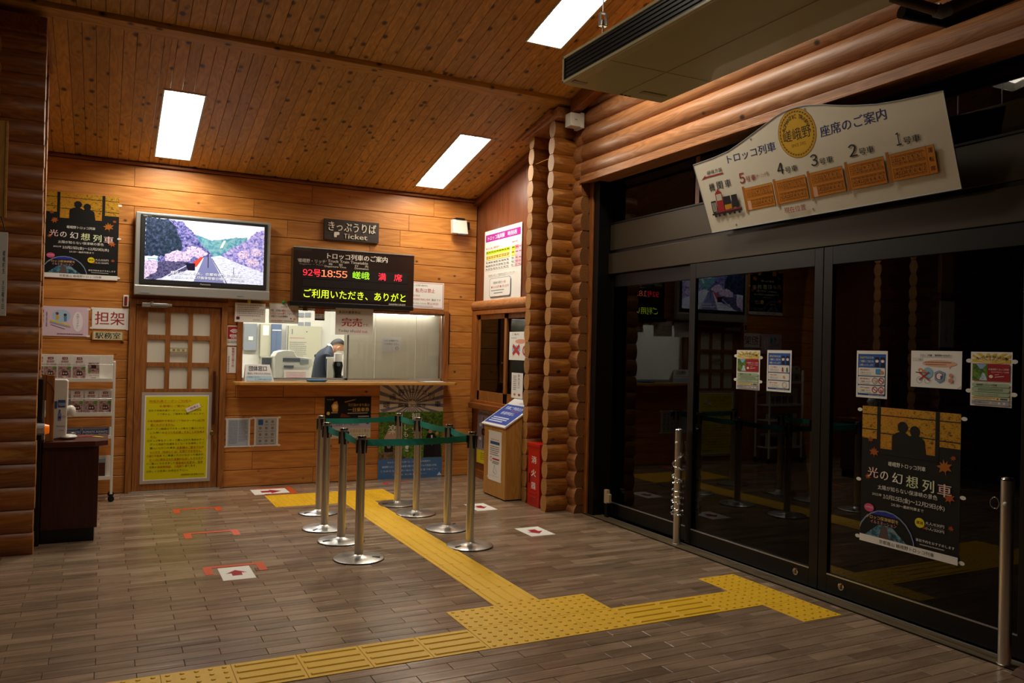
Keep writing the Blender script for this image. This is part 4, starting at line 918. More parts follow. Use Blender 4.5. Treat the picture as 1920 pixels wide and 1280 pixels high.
TVE = [('r', 0, 0, 1, 1, 'S:#dfe6fb'), ('pj', [(.40, .22), (.55, .30), (.75, .22), (.85, .20), (.85, .62), (.4, .62)], 'M:tv_hill'), ('p', [(.645, .29), (.665, .285), (.635, .41), (.615, .42)], 'S:#f2f6e0'),
       ('pj', [(.58, .62), (.70, .42), (.84, .26), (.93, .10), (1, .05), (1, .8), (.58, .66)], 'M:tv_right'), ('pj', [(.10, .0), (.30, .03), (.36, .14), (.42, .27), (.47, .40), (.56, .55), (.40, .75), (.1, .75)], 'M:tv_left'),
       ('pj', [(0, 0), (.18, 0), (.24, .10), (.30, .40), (.28, .60), (.0, .62)], 'M:tv_forest'), ('p', [(.54, .58), (.62, .54), (.78, .66), (1, .78), (1, 1), (.62, 1)], 'M:tv_river'), ('pj', [(.16, .58), (.26, .50), (.42, .54), (.36, .66), (.3, .76), (.16, .70)], 'M:tv_blossom'),
       ('pj', [(.34, .42), (.44, .42), (.52, .52), (.44, .62), (.34, .56)], 'M:tv_blossom'), ('pj', [(0, .70), (.10, .68), (.14, .80), (.10, .98), (0, .98)], 'M:tv_blossom'), ('pj', [(.10, .70), (.36, .68), (.38, .80), (.10, 1), (.0, 1), (.10, .86)], 'M:tv_ground'),
       ('p', [(.48, .58), (.54, .58), (.66, 1), (.38, 1)], 'S:#7a7fb0'), ('p', [(.46, .60), (.48, .60), (.40, 1), (.34, 1)], 'S:#e8ebfa'), ('l', .55, .6, .68, 1, .006, 'S:#2c2c48'), ('l', .36, .72, .12, 1, .008, 'S:#c9cce8'), ('l', .40, .74, .22, 1, .008, 'S:#c9cce8'),
       ('p', [(.46, .58), (.475, .60), (.42, .76), (.37, .72)], 'S:#d04838'), ('p', [(.33, .70), (.41, .70), (.41, .82), (.35, .82)], 'S:#1c1830'), ('r', .515, .52, .522, .76, 'S:#20203c'), ('r', .735, .72, .74, .88, 'S:#4a4a70'), ('r', .02, .66, .11, .67, 'S:#3aa0b0'), ('r', .03, .66, .035, .72, 'S:#3aa0b0'), ('r', .095, .66, .10, .72, 'S:#3aa0b0'),
       ('c', .82, .50, .05, 'M:tv_blossom', .07), ('c', .93, .45, .05, 'M:tv_blossom', .07), ('c', .90, .62, .06, 'M:tv_blossom', .07),
       ('t', '樱花烂漫的春天，京都有很多赏樱景点。', .2115, .849, .8315, .899, 'S:#10122c', .03), ('t', '在游览小火车上尽情享受春日樱花，忽然眼前', .2115, .914, .8315, .964, 'S:#10122c', .03),
       ('t', '樱花烂漫的春天，京都有很多赏樱景点。', .21, .845, .83, .895, 'S:#f4f6ff', .01), ('t', '在游览小火车上尽情享受春日樱花，忽然眼前', .21, .91, .83, .96, 'S:#f4f6ff', .01)]
pm, ms = draw(TVE, sw, sh, .0005, .0001); pr = pm.build('screen', ms, t); pr.matrix_local = Matrix(((1, 0, 0, sx), (0, 0, -1, -.003), (0, 1, 0, sz+sh), (0, 0, 0, 1)))
pm, ms = draw([('t', 'Panasonic', .0, .0, 1, 1, '#c9c7c2', .02)], .095, .016, .0005); pr = pm.build('maker_lettering', ms, t); pr.matrix_local = Matrix(((1, 0, 0, .60), (0, 0, -1, -.003), (0, 1, 0, .140), (0, 0, 0, 1)))
pm, ms = draw([('t', 'VIERA', .0, .0, .45, 1, '#c9c7c2', .02), ('g', .5, 0, 1, 1, 1, '#8a8884')], .09, .010, .0005); pr = pm.build('model_lettering', ms, t); pr.matrix_local = Matrix(((1, 0, 0, .065), (0, 0, -1, -.003), (0, 1, 0, h_-.032), (0, 0, 0, 1)))

# ---- departure board
t = thing('departure_board', 'black departure board with lit red and green characters above the ticket window', 'departure board', (1.742, 8.60, 1.93))
w_, h_ = 1.334, .582
plain('board_brown', '#241410', .30, coat=.3); plain('board_screen', '#150d0b', .4)
m = MB(); m.box(0, 0, 0, w_, .137, h_); m.build('housing', 'board_brown', t, bevel=.004)
m = MB(); m.box(-.03, -.012, -.035, w_, .13, .012); m.build('lower_lip', 'black', t, bevel=.004)
m = MB(); m.box(-.002, -.006, h_-.004, w_+.002, .0, h_+.006)
m.build('top_edge', 'alu', t)
for k in (.05, .5, .9):
    m = MB(); m.box(w_*k, .02, h_, w_*k+.10, .10, h_+.012); m.build('bracket', 'alu', t)
LED = [('r', .065, .345, .945, .55, '#1a0f0c'), ('r', .075, .565, .94, .70, '#170d0b'), ('r', .065, .715, .945, .93, '#1a0f0c'), ('r', .06, .55, .945, .556, '#080606'), ('r', .06, .70, .945, .706, '#080606'),
       ('t', 'トロッコ列車のご案内', .265, .065, .765, .175, '#efe9dc', .035), ('t', 'Truck Train Timetable', .27, .19, .60, .238, '#e6e0d2', .01), ('t', '‘嵯峨野・リッチ’', .03, .20, .26, .272, '#cfc8ba', .0), ('t', 'Sagano・Rich', .045, .285, .235, .318, '#8f8a80', .0),
       ('t', '時', .28, .252, .308, .292, '#e6e0d2'), ('t', '刻', .36, .252, .388, .292, '#e6e0d2'), ('t', 'Departure Time', .245, .298, .42, .340, '#e6e0d2', .01), ('t', '行', .49, .25, .52, .295, '#e6e0d2'), ('t', '先', .575, .25, .605, .295, '#e6e0d2'), ('t', 'Destination', .49, .298, .605, .335, '#e6e0d2', .01),
       ('t', '92号', .075, .385, .215, .515, 'E:#ff2a3c', .0), ('t', '18：55', .22, .385, .43, .51, 'E:#ff7a52', .01), ('t', '嵯峨', .475, .375, .615, .515, 'E:#8fd024', .0), ('t', '満', .69, .375, .755, .515, 'E:#ff2a3c', .0), ('t', '席', .825, .375, .895, .515, 'E:#ff2a3c', .0),
       ('t', 'ご利用いただき、ありがと', .085, .745, .93, .905, 'E:#c8ea20', .0), ('t', '嵯峨野観光鉄道㈱', .785, .94, .93, .975, '#e6e0d2', .0)]
pm, ms = draw(LED, w_, h_, .0008, .0002); pr = pm.build('display', ms, t); pr.matrix_local = Matrix(((1, 0, 0, 0), (0, 0, -1, -.001), (0, 1, 0, h_), (0, 0, 0, 1)))
# ---- carved ticket sign
p, w, h = on('T', (607, 408), (708, 459))
t = thing('ticket_sign', 'dark carved wooden board reading きっぷうりば Ticket', 'sign', (p.x, 8.70, p.z-h+.01))
m = MB(); m.box(0, 0, 0, w, .038, h-.02); m.build('board', 'signwood', t, bevel=.003)
pm, ms = draw([('t', 'きっぷうりば', .07, .12, .94, .56, '#e9dfcc', .02), ('t', 'T', .355, .66, .41, .88, '#dcd0ba', .02), ('t', 'icket', .43, .65, .78, .89, '#dcd0ba', .02), ('p', [(.18, .62), (.25, .60), (.27, .64), (.265, .74), (.225, .76), (.22, .86), (.175, .86), (.17, .72)], '#e9dfcc')], w, h-.02, .001)
for i, v in enumerate(list(pm.v)): pass
pr = pm.build('lettering', ms, t); pr.matrix_local = Matrix(((1, 0, 0, 0), (0, 0, -1, -.001), (0, 1, 0, h-.02), (0, 0, 0, 1)))
so = pr.modifiers.new('relief', 'SOLIDIFY'); so.thickness = .006; so.offset = 1
# ---- emergency light, top right of the ticket wall
a = at(848, 411, 1, 8.65); b = at(875, 440, 1, 8.65)
t = thing('wall_speaker', 'small white box fixture on the planks near the timetable corner', 'wall speaker', (a.x, 8.60, b.z))
w_, h_ = b.x-a.x, a.z-b.z; m = MB(); m.hexa([(0, .0, 0), (w_, .0, 0), (w_, .09, .0), (0, .09, .0), (0, .03, h_), (w_*.95, .03, h_), (w_*.95, .10, h_), (0, .10, h_)]); m.build('housing', 'offwhite', t, bevel=.006)
m = MB(); m.box(.03, .02, h_, w_*.8, .10, h_+.02); m.box(w_*.9, .04, h_*.35, w_*1.18, .13, h_*.9); m.build('bracket', 'black', t, bevel=.004)
m = MB(); m.box(w_*.3, .0, -.008, w_*.8, .04, 0.0); m.build('lens', 'grey2', t)

# ---- below the shelf
post('T', 'notice', 'laminated sheet of small print below the counter shelf, left of the icon sheet', 'notice', (424, 784), (468, 837), [('r', .08, .04, .92, .96, '#a9b4c4'), ('g', .13, .08, .48, .9, 16, '#6c7788'), ('g', .53, .08, .88, .82, 14, '#6c7788')], base='lam', tabs=((-.03, .02), (1.03, .02), (-.03, .98), (1.03, .98)))
post('T', 'notice', 'laminated sheet with small icon pictures below the counter shelf', 'notice', (477, 782), (521, 835),
     [('r', .08, .04, .92, .96, '#aeb7c2'), ('rr', .16, .08, .36, .26, '#2c5aa0', .03)]+[('c', .25+.25*i, .16+.22*j, .06, '#8a8472') for i in range(3) for j in range(4) if i or j]+[('g', .17+.25*i, .25+.22*j, .35+.25*i, .29+.22*j, 1, '#5a6270') for i in range(3) for j in range(4)], base='lam', tabs=((-.03, .02), (1.03, .02), (-.03, .98), (1.03, .98)))
post('T', 'poster', 'black and pale poster with a glowing fire offering a day ticket, below the shelf', 'poster', (609, 743), (694, 820),
     [('r', 0, 0, 1, .60, '#0c0a09'), ('t', 'Randen 嵐', .05, .05, .19, .09, '#b9b2a6', 0), ('p', [(.14, .22), (.20, .13), (.26, .11), (.29, .22), (.28, .36), (.17, .36)], '#d8963a'), ('c', .22, .24, .05, '#f6dc9a'), ('r', .14, .37, .28, .40, '#9a8a5c'), ('c', .08, .40, .035, '#d9c23c'), ('p', [(.42, .12), (.68, .06), (.62, .10), (.43, .15)], '#b07a2c'),
      ('p', [(.33, .50), (.36, .40), (.52, .46), (.57, .49), (.5, .50)], '#6a2c14'), ('t', '花灯路のまち嵐山', .50, .17, .96, .24, '#c99a4a', .0), ('t', '一日乗車券', .50, .27, .96, .37, '#d8a850', .02), ('g', .49, .39, .96, .42, 1, '#c9c2b6'), ('r', .72, .47, .96, .49, '#c9c2b6'), ('r', .72, .52, .96, .54, '#c9c2b6'),
      ('r', 0, .60, 1, .76, '#b9b4cc'), ('t', '大人1,000円', .08, .64, .38, .72, '#1c1a24', .01), ('t', 'セット券1,200円', .42, .63, .74, .71, '#1c1a24', .01), ('c', .93, .65, .035, '#3a4a8a', .02), ('r', 0, .76, 1, 1, '#cdc6b4'), ('t', 'お求めは２階の', .55, .79, .97, .87, '#8a7a44', .0), ('t', 'きっぷうりばまで', .30, .90, .95, .96, '#8a7a44', 0)])
BN = [('r', 0, 0, 1, 1, '#dccfbc')]
for i in range(24):
    a0, a1 = 2*math.pi*i/24, 2*math.pi*(i+.42)/24; c0_ = (.5, .20)
    def clipu(a_):
        dx, dy = math.cos(a_), math.sin(a_)*.72; s1 = 9
        for lim, d, c1_ in ((1, dx, .5), (0, dx, .5), (.285, dy, .20), (0, dy, .20)):
            if abs(d) > 1e-6:
                q = (lim-c1_)/d
                if q > 0: s1 = min(s1, q)
        return (c0_[0]+dx*s1, c0_[1]+dy*s1)
    BN.append(('p', [c0_, clipu(a0), clipu(a1)], '#7d788a'))
BN += [('c', .5, .20, .06, '#dccfbc')]
for ch_, u, v in zip('嵯峨野トロッコ列車', (.11, .20, .33, .43, .50, .59, .69, .80, .91), (.19, .11, .065, .045, .045, .05, .065, .10, .19)):
    s1 = .055 if ch_ in '嵯峨野列車' else .035; BN.append(('T', ch_, u, v+.015, s1*2*(.9 if ch_ != 'ト' else .5), s1*1.25, 0, '#1e1c22'))
BN += [('t', '2021年4月27日', .29, .145, .73, .175, '#1e1c22', 0), ('t', '開業30周年', .29, .195, .73, .238, '#1e1c22', .01), ('r', 0, .285, 1, .80, 'M:greenery'), ('p', [(0, .80), (.0, .74), (.10, .66), (.22, .68), (.34, .74), (.52, .80)], 'M:gravel'), ('p', [(.08, .56), (.14, .48), (.24, .48), (.28, .56), (.22, .62), (.10, .6)], '#c9a890'), ('p', [(.09, .60), (.22, .60), (.22, .71), (.09, .71)], '#171412'), ('c', .155, .65, .03, '#8a8278'),
       ('p', [(.70, .78), (.70, .62), (.76, .52), (.86, .52), (.93, .60), (.96, .78)], '#15141a'), ('c', .79, .47, .045, '#1a1614'), ('c', .80, .50, .03, '#c89a78'), ('c', .91, .49, .04, '#2a1c14'), ('c', .91, .52, .026, '#c89a78'), ('p', [(.88, .78), (.88, .58), (.96, .56), (.99, .78)], '#221c24'), ('p', [(.81, .54), (.84, .54), (.83, .66)], '#e0dcd4'),
       ('t', '観', .50, .295, .63, .37, '#f0eee2', .03), ('t', 'よ\nう', .51, .42, .58, .54, '#f0eee2', .03), ('t', '楽', .14, .42, .28, .52, '#f0eee2', .03), ('t', 'し\nも\nう\n!', .38, .42, .45, .70, '#f0eee2', .03), ('t', '乗ろう', .56, .56, .66, .74, '#f0eee2', .02), ('t', '!', .42, .64, .46, .71, '#f0eee2', .02),
       ('r', 0, .785, 1, 1, '#4a72a6'), ('t', '今から１時間でも遊べることができる時間旅行。', .14, .81, .82, .83, '#dfe4ea', 0), ('t', '嵯峨野トロッコ列車は絶景の魅力をいつまでも不思議な空間。', .06, .855, .92, .878, '#dfe4ea', 0), ('t', 'これからも旅の思い出となる時を皆で紡ごう！', .04, .90, .93, .922, '#dfe4ea', 0), ('t', '～夢(とき)を乗せて～', .22, .945, .75, .965, '#dfe4ea', 0), ('p', [(.92, .98), (.96, .945), (1, .98)], '#dfe4ea')]
post('T', 'banner', 'tall anniversary banner with sun rays, green photo and blue foot below the shelf', 'banner', (712, 722), (827, 893), BN, off=.008)

# ================================================================== LOG WALLS
PIT_L = .158
def logmesh(axis, a0, a1, c, z0, r=.058, hj=.030, n=9, wob=0.):
    """one milled log between two flat beds; bulges both sides, sawn ends slightly domed"""
    hz = PIT_L/2-.0012; prof = []; RR = (hz*hz+(r-hj)**2)/(2*(r-hj)); hb = lambda v: r-(RR-math.sqrt(RR*RR-v*v))
    vv_ = [hz*math.sin(math.pi*(i/(n-1)-.5)) for i in range(n)]
    for v in vv_: prof.append((hb(v), v))
    for v in reversed(vv_): prof.append((-hb(v), v))
    zc = z0+PIT_L/2
    segs = max(2, int(abs(a1-a0)/1.2)+1); R = []
    ph = random.random()*6
    ends = [a0, a0+.004]+[a0+(a1-a0)*i/segs for i in range(1, segs)]+[a1-.004, a1]
    for i, a in enumerate(ends):
        sc = .975 if i in (0, len(ends)-1) else 1.; dr = wob*math.sin(a*1.7+ph)
        ring = []
        for (u, v) in prof:
            uu = u*sc+(dr if u > 0 else -dr); vv = v*sc
            ring.append((a, c+uu, zc+vv) if axis == 'x' else (c-uu, a, zc+vv))
        R.append(ring)
    m = MB(); m.ring_sweep(R, True, 0, True, 1); return m
def logs(parent, axis, c, items, **k):
    for (a0, a1, z0) in items: logmesh(axis, a0, a1, c, z0, **k).build('log', list(k.get('mats', ('log_x', 'log_end'))), parent)
def node(name):
    o = bpy.data.objects.new(name, None); COL.objects.link(o); return struct(o)
ZX, ZY = -.009, .0745
def zlim(y): return ceil_z(y)
# left: two stub walls facing the camera, and the crossing logs
wl = node('wall_left')
it = []
for k in range(24):
    z = ZX+PIT_L*k
    if z+PIT_L > 3.63: break
    it.append((-1.55, -.41+random.uniform(-.004, .004), z))
for a0, a1, z in it:
    logmesh('x', a0, a1, 6.515, z).build('log', ['log_x', 'log_end_z'], wl)
wl2 = node('wall_left_rear')
for a0, a1, z in it:
    if z+PIT_L < 3.63: logmesh('x', a0, -.425, 7.03, z).build('log', ['log_x', 'log_end_z'], wl2)
for k in range(-1, 24):
    z = ZY+PIT_L*k; z = max(z, -.06)
    if k == -1: continue
    if z+PIT_L > 3.60: break
    logmesh('y', 6.34, 6.47, -.73, z).build('log', ['log_y', 'log_end'], wl)
m = MB(); m.box(-1.6, 6.46, 0, -1.55, 8.74, 3.3); m.build('end_panel', 'panel_z', wl)
m = MB(); m.hexa([(-1.55, 6.42, 3.585), (-.41, 6.42, 3.585), (-.41, 7.14, 3.52), (-1.55, 7.14, 3.52), (-1.55, 6.42, 3.70), (-.41, 6.42, 3.70), (-.41, 7.14, 3.58), (-1.55, 7.14, 3.58)]); struct(m.build('trim_4', 'trim_y', bevel=.004))
# right stubs
wr = node('wall_right_front_stub')
for k in range(24):
    z = ZX+PIT_L*k
    if z+PIT_L > 3.63: break
    logmesh('x', 3.66+random.uniform(-.004, .004), 3.93, 6.55, z).build('log', ['log_x', 'log_end_z'], wr)
wr2 = node('wall_right_rear_stub')
for k in range(24):
    z = ZX+PIT_L*k
    if z+PIT_L > 3.63: break
    logmesh('x', 3.70+random.uniform(-.004, .004), 3.95, 7.03, z).build('log', ['log_x', 'log_end_z'], wr2)
# door-wall logs: short crossing ends below, long lintel logs above
wd = node('wall_right')
for k in range(-1, 32):
    z = ZY+PIT_L*k
    if z < 0:
        logm = logmesh('y', 6.36, 6.56, 3.93, -.08); logm.build('log', ['log_y', 'log_end'], wd); continue
    ztop = z+PIT_L
    ymax = min(6.36, 8.74-(z-.0-3.235)/.225)
    if k <= 22: logmesh('y', 6.36+(random.uniform(-.006, .006) if k < 19 else -.004), 6.56, 3.93, z).build('log', ['log_y', 'log_end'], wd)
    if k > 18:
        if ymax < 1.0: break
        logmesh('y', -1.55, min(ymax, 6.352), 3.93, z, r=.074, hj=.034, wob=.0015, n=9).build('log', ['log_y', 'log_end'], wd)
m = MB(); m.box(3.868, -1.55, 3.045, 4.10, 6.38, 3.098); m.build('beam_board', 'log_y', wd, bevel=.004)
m = MB(); m.box(3.862, -1.55, 3.030, 3.90, 6.38, 3.050); m.build('beam_lip', 'log_y', wd, bevel=.003)
m = MB(); z_a, z_b = ceil_z(-1.5)+.03, ceil_z(6.38)+.03; m.hexa([(3.75, -1.5, z_a-.14), (3.83, -1.5, z_a-.14), (3.83, 6.38, z_b-.14), (3.75, 6.38, z_b-.14), (3.75, -1.5, z_a), (3.83, -1.5, z_a), (3.83, 6.38, z_b), (3.75, 6.38, z_b)]); m.build('crown_board', 'trim_y', wd, bevel=.004)
m = MB(); m.box(4.02, -1.55, 3.05, 4.10, 8.74, 4.9); m.box(3.965, 6.50, 0, 4.10, 8.74, 3.6); m.build('core', 'joint', wd)
m = MB(); m.hexa([(3.65, 6.43, 3.627), (4.02, 6.43, 3.627), (4.02, 7.14, 3.560), (3.65, 7.14, 3.560), (3.65, 6.43, 3.725), (4.02, 6.43, 3.725), (4.02, 7.14, 3.590), (3.65, 7.14, 3.590)]); struct(m.build('trim_5', 'log_y', bevel=.003))
m = MB(); m.hexa([(3.62, 6.52, 3.668), (3.66, 6.52, 3.668), (3.66, 7.22, 3.56), (3.62, 7.22, 3.56), (3.62, 6.52, 3.72), (3.66, 6.52, 3.72), (3.66, 7.22, 3.572), (3.62, 7.22, 3.572)]); struct(m.build('trim_6', 'log_y', bevel=.003))
m = MB(); m.box(3.965, 6.30, 0, 3.985, 6.358, 3.045); struct(m.build('trim_7', 'trim_z', bevel=.003))
m = MB(); p, q = at(996, 311, 0, 3.72), at(1022, 315, 0, 3.68); m.cyl((3.72, 6.98, p.z), (3.70, 6.62, p.z-.01), .005, n=8); tag(m.build('tie_rod', 'chrome'), 'thin metal rod between the two log stubs under the ceiling', 'rod')

# ---- side wall panelling with small window
ws = node('wall_right_panelling')
for a, b in ((7.06, 7.50), (7.50, 8.10), (8.10, 8.74)):
    zt0, zt1 = ceil_z(a), ceil_z(b)
    m = MB(); m.hexa([(3.90, a+.001, 1.98), (3.96, a+.001, 1.98), (3.96, b-.001, 1.98), (3.90, b-.001, 1.98), (3.90, a+.001, zt0), (3.96, a+.001, zt0), (3.96, b-.001, zt1), (3.90, b-.001, zt1)]); m.build('wall_panel', 'panel_z', ws, bevel=.0015)
    m = MB(); m.box(3.90, a+.001, .0, 3.96, b-.001, .82); m.build('wall_panel', 'panel_z', ws, bevel=.0015)
m = MB(); m.hexa([(3.84, 7.10, ceil_z(7.10)-.07), (3.90, 7.10, ceil_z(7.10)-.07), (3.90, 8.74, ceil_z(8.74)-.07), (3.84, 8.74, ceil_z(8.74)-.07), (3.86, 7.10, ceil_z(7.10)), (3.90, 7.10, ceil_z(7.10)), (3.90, 8.74, ceil_z(8.74)), (3.86, 8.74, ceil_z(8.74))]); m.build('crown_moulding', 'trim_y', ws, bevel=.003)
m = MB(); m.box(3.88, 7.1, 0, 3.90, 8.74, .09); m.build('skirting', 'trim_y', ws, bevel=.003)
w2 = node('window_2')
m = MB(); R = []
for y in (7.10, 8.735): R.append([(3.90-.055*math.cos(t)*(1 if True else 0), y, 1.985+.06*math.sin(t)) for t in [math.radians(-90+180*i/8) for i in range(9)]]+[(3.93, y, 2.045), (3.93, y, 1.925)])
m.ring_sweep(R, True, 0, True); m.build('head_log', 'log_y', w2)
fz0, fz1 = .865, 1.925
m = MB()
m.box(3.86, 8.62, fz0, 3.94, 8.735, fz1); m.box(3.86, 7.10, fz0, 3.94, 7.16, fz1); m.box(3.86, 7.16, fz1-.045, 3.94, 8.62, fz1); m.box(3.86, 7.16, fz0, 3.94, 8.62, fz0+.03); m.build('window_frame', 'trim_z', w2, bevel=.003)
m = MB(); m.box(3.80, 7.06, .80, 3.94, 8.66, .865); m.build('window_sill', 'trim_y', w2, bevel=.006)
for a, b, xx in ((7.86, 8.60, 3.885), (7.16, 7.92, 3.905)):
    m = MB(); t_ = .055
    m.box(xx, a, fz0+.03, xx+.02, a+t_, fz1-.045); m.box(xx, b-t_, fz0+.03, xx+.02, b, fz1-.045); m.box(xx, a, fz0+.03, xx+.02, b, fz0+.14); m.box(xx, a, fz1-.10, xx+.02, b, fz1-.045)
    s_ = m.build('sash', 'door_z', w2, bevel=.002); m = MB(); m.box(xx+.008, a+t_, fz0+.14, xx+.011, b-t_, fz1-.10); m.build('pane', 'glass_dark', s_)
m = MB(); m.box(4.3, 7.1, .8, 4.32, 8.8, 2.1); m.box(4.0, 7.1, .8, 4.3, 7.12, 2.0); m.build('dark_room', 'mahog_z', w2)
m = MB(); q = at(943, 680, 0, 3.885); m.lathe([(.001, 0), (.009, 0), (.011, .012), (.001, .014)], n=12); o = m.build('sash_pull', 'chrome', w2); o.matrix_world = frame((3.885, q.y, q.z), 'D')
post('S', 'leaflet', 'white leaflet with a red cross drawing in the small dark side window', 'leaflet', (956, 622), (990, 676), [('t', 'ご案内', .15, .06, .5, .12, '#2a2a2a'), ('g', .1, .2, .4, .24, 1, '#6a6a6a'), ('c', .62, .34, .3, '#e2a086', .08), ('c', .38, .62, .22, '#8fc0dc', .14), ('l', .2, .48, .56, .8, .09, '#b83a3a'), ('l', .2, .8, .56, .48, .09, '#b83a3a'), ('o', .84, .66, .12, .05, '#b83a3a')], y=3.883, off=.002)
post('S', 'leaflet', 'narrow white leaflet hanging lower in the small dark side window', 'leaflet', (960, 698), (980, 748), [('t', '券\n売\n窓\n口', .55, .05, .75, .6, '#3a3836', 0), ('g', .15, .1, .45, .7, 8, '#7a7876'), ('c', .3, .86, .1, '#c8902c', .05), ('c', .7, .86, .1, '#a83a3a', .05)], y=3.883, off=.002)
# timetable
TT = [('r', .03, .055, .97, .15, '#b01e96'), ('t', 'トロッコ亀岡駅', .09, .072, .56, .132, '#f6eef4', .035), ('t', '時刻表', .64, .072, .88, .132, '#f6eef4', .035), ('t', '●トロッコ嵐山、嵯峨方面行き', .05, .225, .42, .255, '#b83a4a', 0), ('t', '臨時列車', .76, .215, .9, .235, '#b83a4a', 0),
      ('r', .05, .275, .71, .32, '#bcd21e'), ('r', .05, .32, .71, .405, '#f2e684'), ('r', .75, .275, .84, .32, '#bcd21e'), ('r', .75, .32, .84, .405, '#e9e04a'), ('r', .84, .27, 1.01, .54, '#f0c6d2'), ('r', .84, .272, .93, .32, '#e48a9c')]
for j in range(5):
    yy = (.285, .345, .42, .465, .510)[j]
    for i in range(9): TT.append(('g', .06+.072*i, yy, .115+.072*i, yy+.024 if j != 1 else yy+.04, 1 if j != 1 else 2, '#a05a2c' if j == 1 else '#3a3a38'))
    TT.append(('g', .76, yy, .83, yy+.02, 1, '#3a3a38')); TT.append(('g', .86, yy, .93, yy+.02, 1, '#a03a4a')); TT.append(('g', .95, yy, 1.0, yy+.02, 1, '#a03a4a'))
for yy in (.405, .45, .495, .54): TT.append(('r', .05, yy, .71, yy+.0025, '#7a7a78')); TT.append(('r', .75, yy, .93, yy+.0025, '#7a7a78'))
TT += [('t', '（強風時等、状況により運転時刻を変更することがあります。）', .14, .60, .90, .622, '#3a3836', 0), ('rr', .19, .655, .76, .90, '#5a6c8c', .03), ('rr', .197, .660, .753, .896, '#f0efea', .03), ('t', '《乗車券の運賃', .29, .70, .50, .735, '#2a2826'), ('t', '均一制》', .51, .70, .64, .735, '#b83030'),
       ('t', '●大人=630円 ●小児=320円', .24, .755, .71, .79, '#b83030', .01), ('g', .24, .81, .71, .83, 1, '#4a4846'), ('g', .32, .845, .62, .865, 1, '#4a4846'), ('t', '嵯峨野観光鉄道株式会社', .58, .935, .93, .955, '#2a2826', 0)]
p0 = at(911, 433, 0, XS); p1 = at(980, 567, 0, XS)
sheet('timetable', 'white station timetable board with a magenta heading on the side panelling', 'timetable', 'D', Vector((XS-.006, 8.49, 2.835)), .93, .845, TT, th=.004)
# lower side poster behind the kiosk
post('S', 'poster', 'grey route poster with a yellow foot behind the wooden kiosk', 'poster', (897, 764), (945, 882), [('r', 0, 0, 1, .76, '#8f8690'), ('t', 'World Heritage', .05, .02, .95, .09, '#e6e0e4', 0), ('r', .22, .15, .25, .72, '#1c1a1c'), ('rr', .17, .36, .42, .48, '#1c1214', .03), ('t', '00', .22, .39, .37, .45, '#c83a2a'), ('c', .5, .2, .09, '#b8402a', .05), ('c', .12, .3, .05, '#e0dce0', .03), ('c', .12, .55, .05, '#e0dce0', .03), ('r', 0, .76, 1, 1, '#d9c420'), ('g', .15, .8, .8, .94, 4, '#8a7a10')], off=.006)

# ---- wooden kiosk stand
t = thing('kiosk_stand', 'pale wooden stand with a sloping blue panel in front of the small side window', 'stand', (3.53, 7.10, 0))
D_, Wd = .50, .33
m = MB(); m.hexa([(0, 0, .012), (Wd, 0, .012), (Wd, D_, .012), (0, D_, .012), (0, 0, .715), (Wd, 0, .93), (Wd, D_, .93), (0, D_, .715)]); m.build('body', 'pine_z', t, bevel=.003)
m = MB(); m.box(.01, .01, 0, Wd-.01, D_-.01, .012); m.build('base', 'blackmat', t)
ang = math.atan2(.215, Wd); L = math.hypot(.215, Wd)+.04
m = MB(); m.box(-.02, -.02, 0, L, D_+.02, .016); pn = m.build('sloping_panel', 'lam', t, bevel=.002); pn.matrix_local = Matrix.Translation((-.005, 0, .722)) @ Matrix.Rotation(-ang, 4, 'Y')
pm, ms = draw([('r', .0, .19, 1, .97, '#24449a'), ('t', 'インターホン', .42, .05, .85, .14, '#4a4846', 0), ('t', '列車ご予約の方', .12, .26, .88, .39, '#dfe4f2', .01), ('t', '係員呼出し', .2, .48, .8, .60, '#dfe4f2', .01), ('g', .1, .70, .8, .92, 3, '#dfe4f2'), ('g', .5, .42, .9, .46, 1, '#c03a4a')], D_, L-.03, .017)
# print runs along Y on the slope
pr = pm.build('panel_print', ms, pn); pr.matrix_local = Matrix(((0, 1, 0, L-.03), (-1, 0, 0, D_), (0, 0, 1, 0), (0, 0, 0, 1)))
sheet('notice', 'white paper notice taped to the front of the wooden kiosk stand', 'notice', 'D', Vector((3.529, 7.49, .665)), .30, .50,
      [('t', '自動券売機ご利用のお客様へ', .18, .16, .84, .19, '#b83030', 0), ('r', .14, .21, .86, .27, '#3a5a8a'), ('g', .14, .30, .84, .50, 5, '#7a7876'), ('r', .34, .545, .86, .575, '#b02a2a'), ('o', .22, .57, .08, .02, '#b02a2a'), ('g', .34, .60, .86, .66, 2, '#4a4846'), ('l', .5, .68, .4, .82, .012, '#4a4846'), ('l', .4, .82, .62, .86, .012, '#4a4846'), ('l', .5, .68, .7, .84, .012, '#8a8886'), ('r', .14, .90, .84, .903, '#7a7876')], tabs=((.02, .02), (.98, .04), (0, .95), (.98, .97)))

# ---- fire extinguisher box
zt = at(990, 828, 0, 3.69).z
t = thing('extinguisher_box', 'narrow red fire extinguisher box lettered 消火器 between the two log stubs', 'extinguisher box', (3.685, 6.685, 0))
m = MB(); m.box(0, 0, 0, .19, .235, zt-.01); m.build('cabinet', 'red', t, bevel=.004)
m = MB(); m.box(-.006, -.004, zt-.03, .195, .239, zt); m.build('lid', 'red', t, bevel=.003)
pm, ms = draw([('t', '消', .33, .16, .72, .28, '#f2ece6', .03), ('t', '火', .33, .38, .72, .50, '#f2ece6', .03), ('t', '器', .33, .60, .72, .71, '#f2ece6', .03), ('r', .12, .46, .22, .62, '#3a0806')], .235, zt-.03, .001)
pr = pm.build('lettering', ms, t); pr.matrix_local = Matrix(((0, 0, -1, -.0005), (-1, 0, 0, .235), (0, 1, 0, zt-.03), (0, 0, 0, 1)))
m = MB()
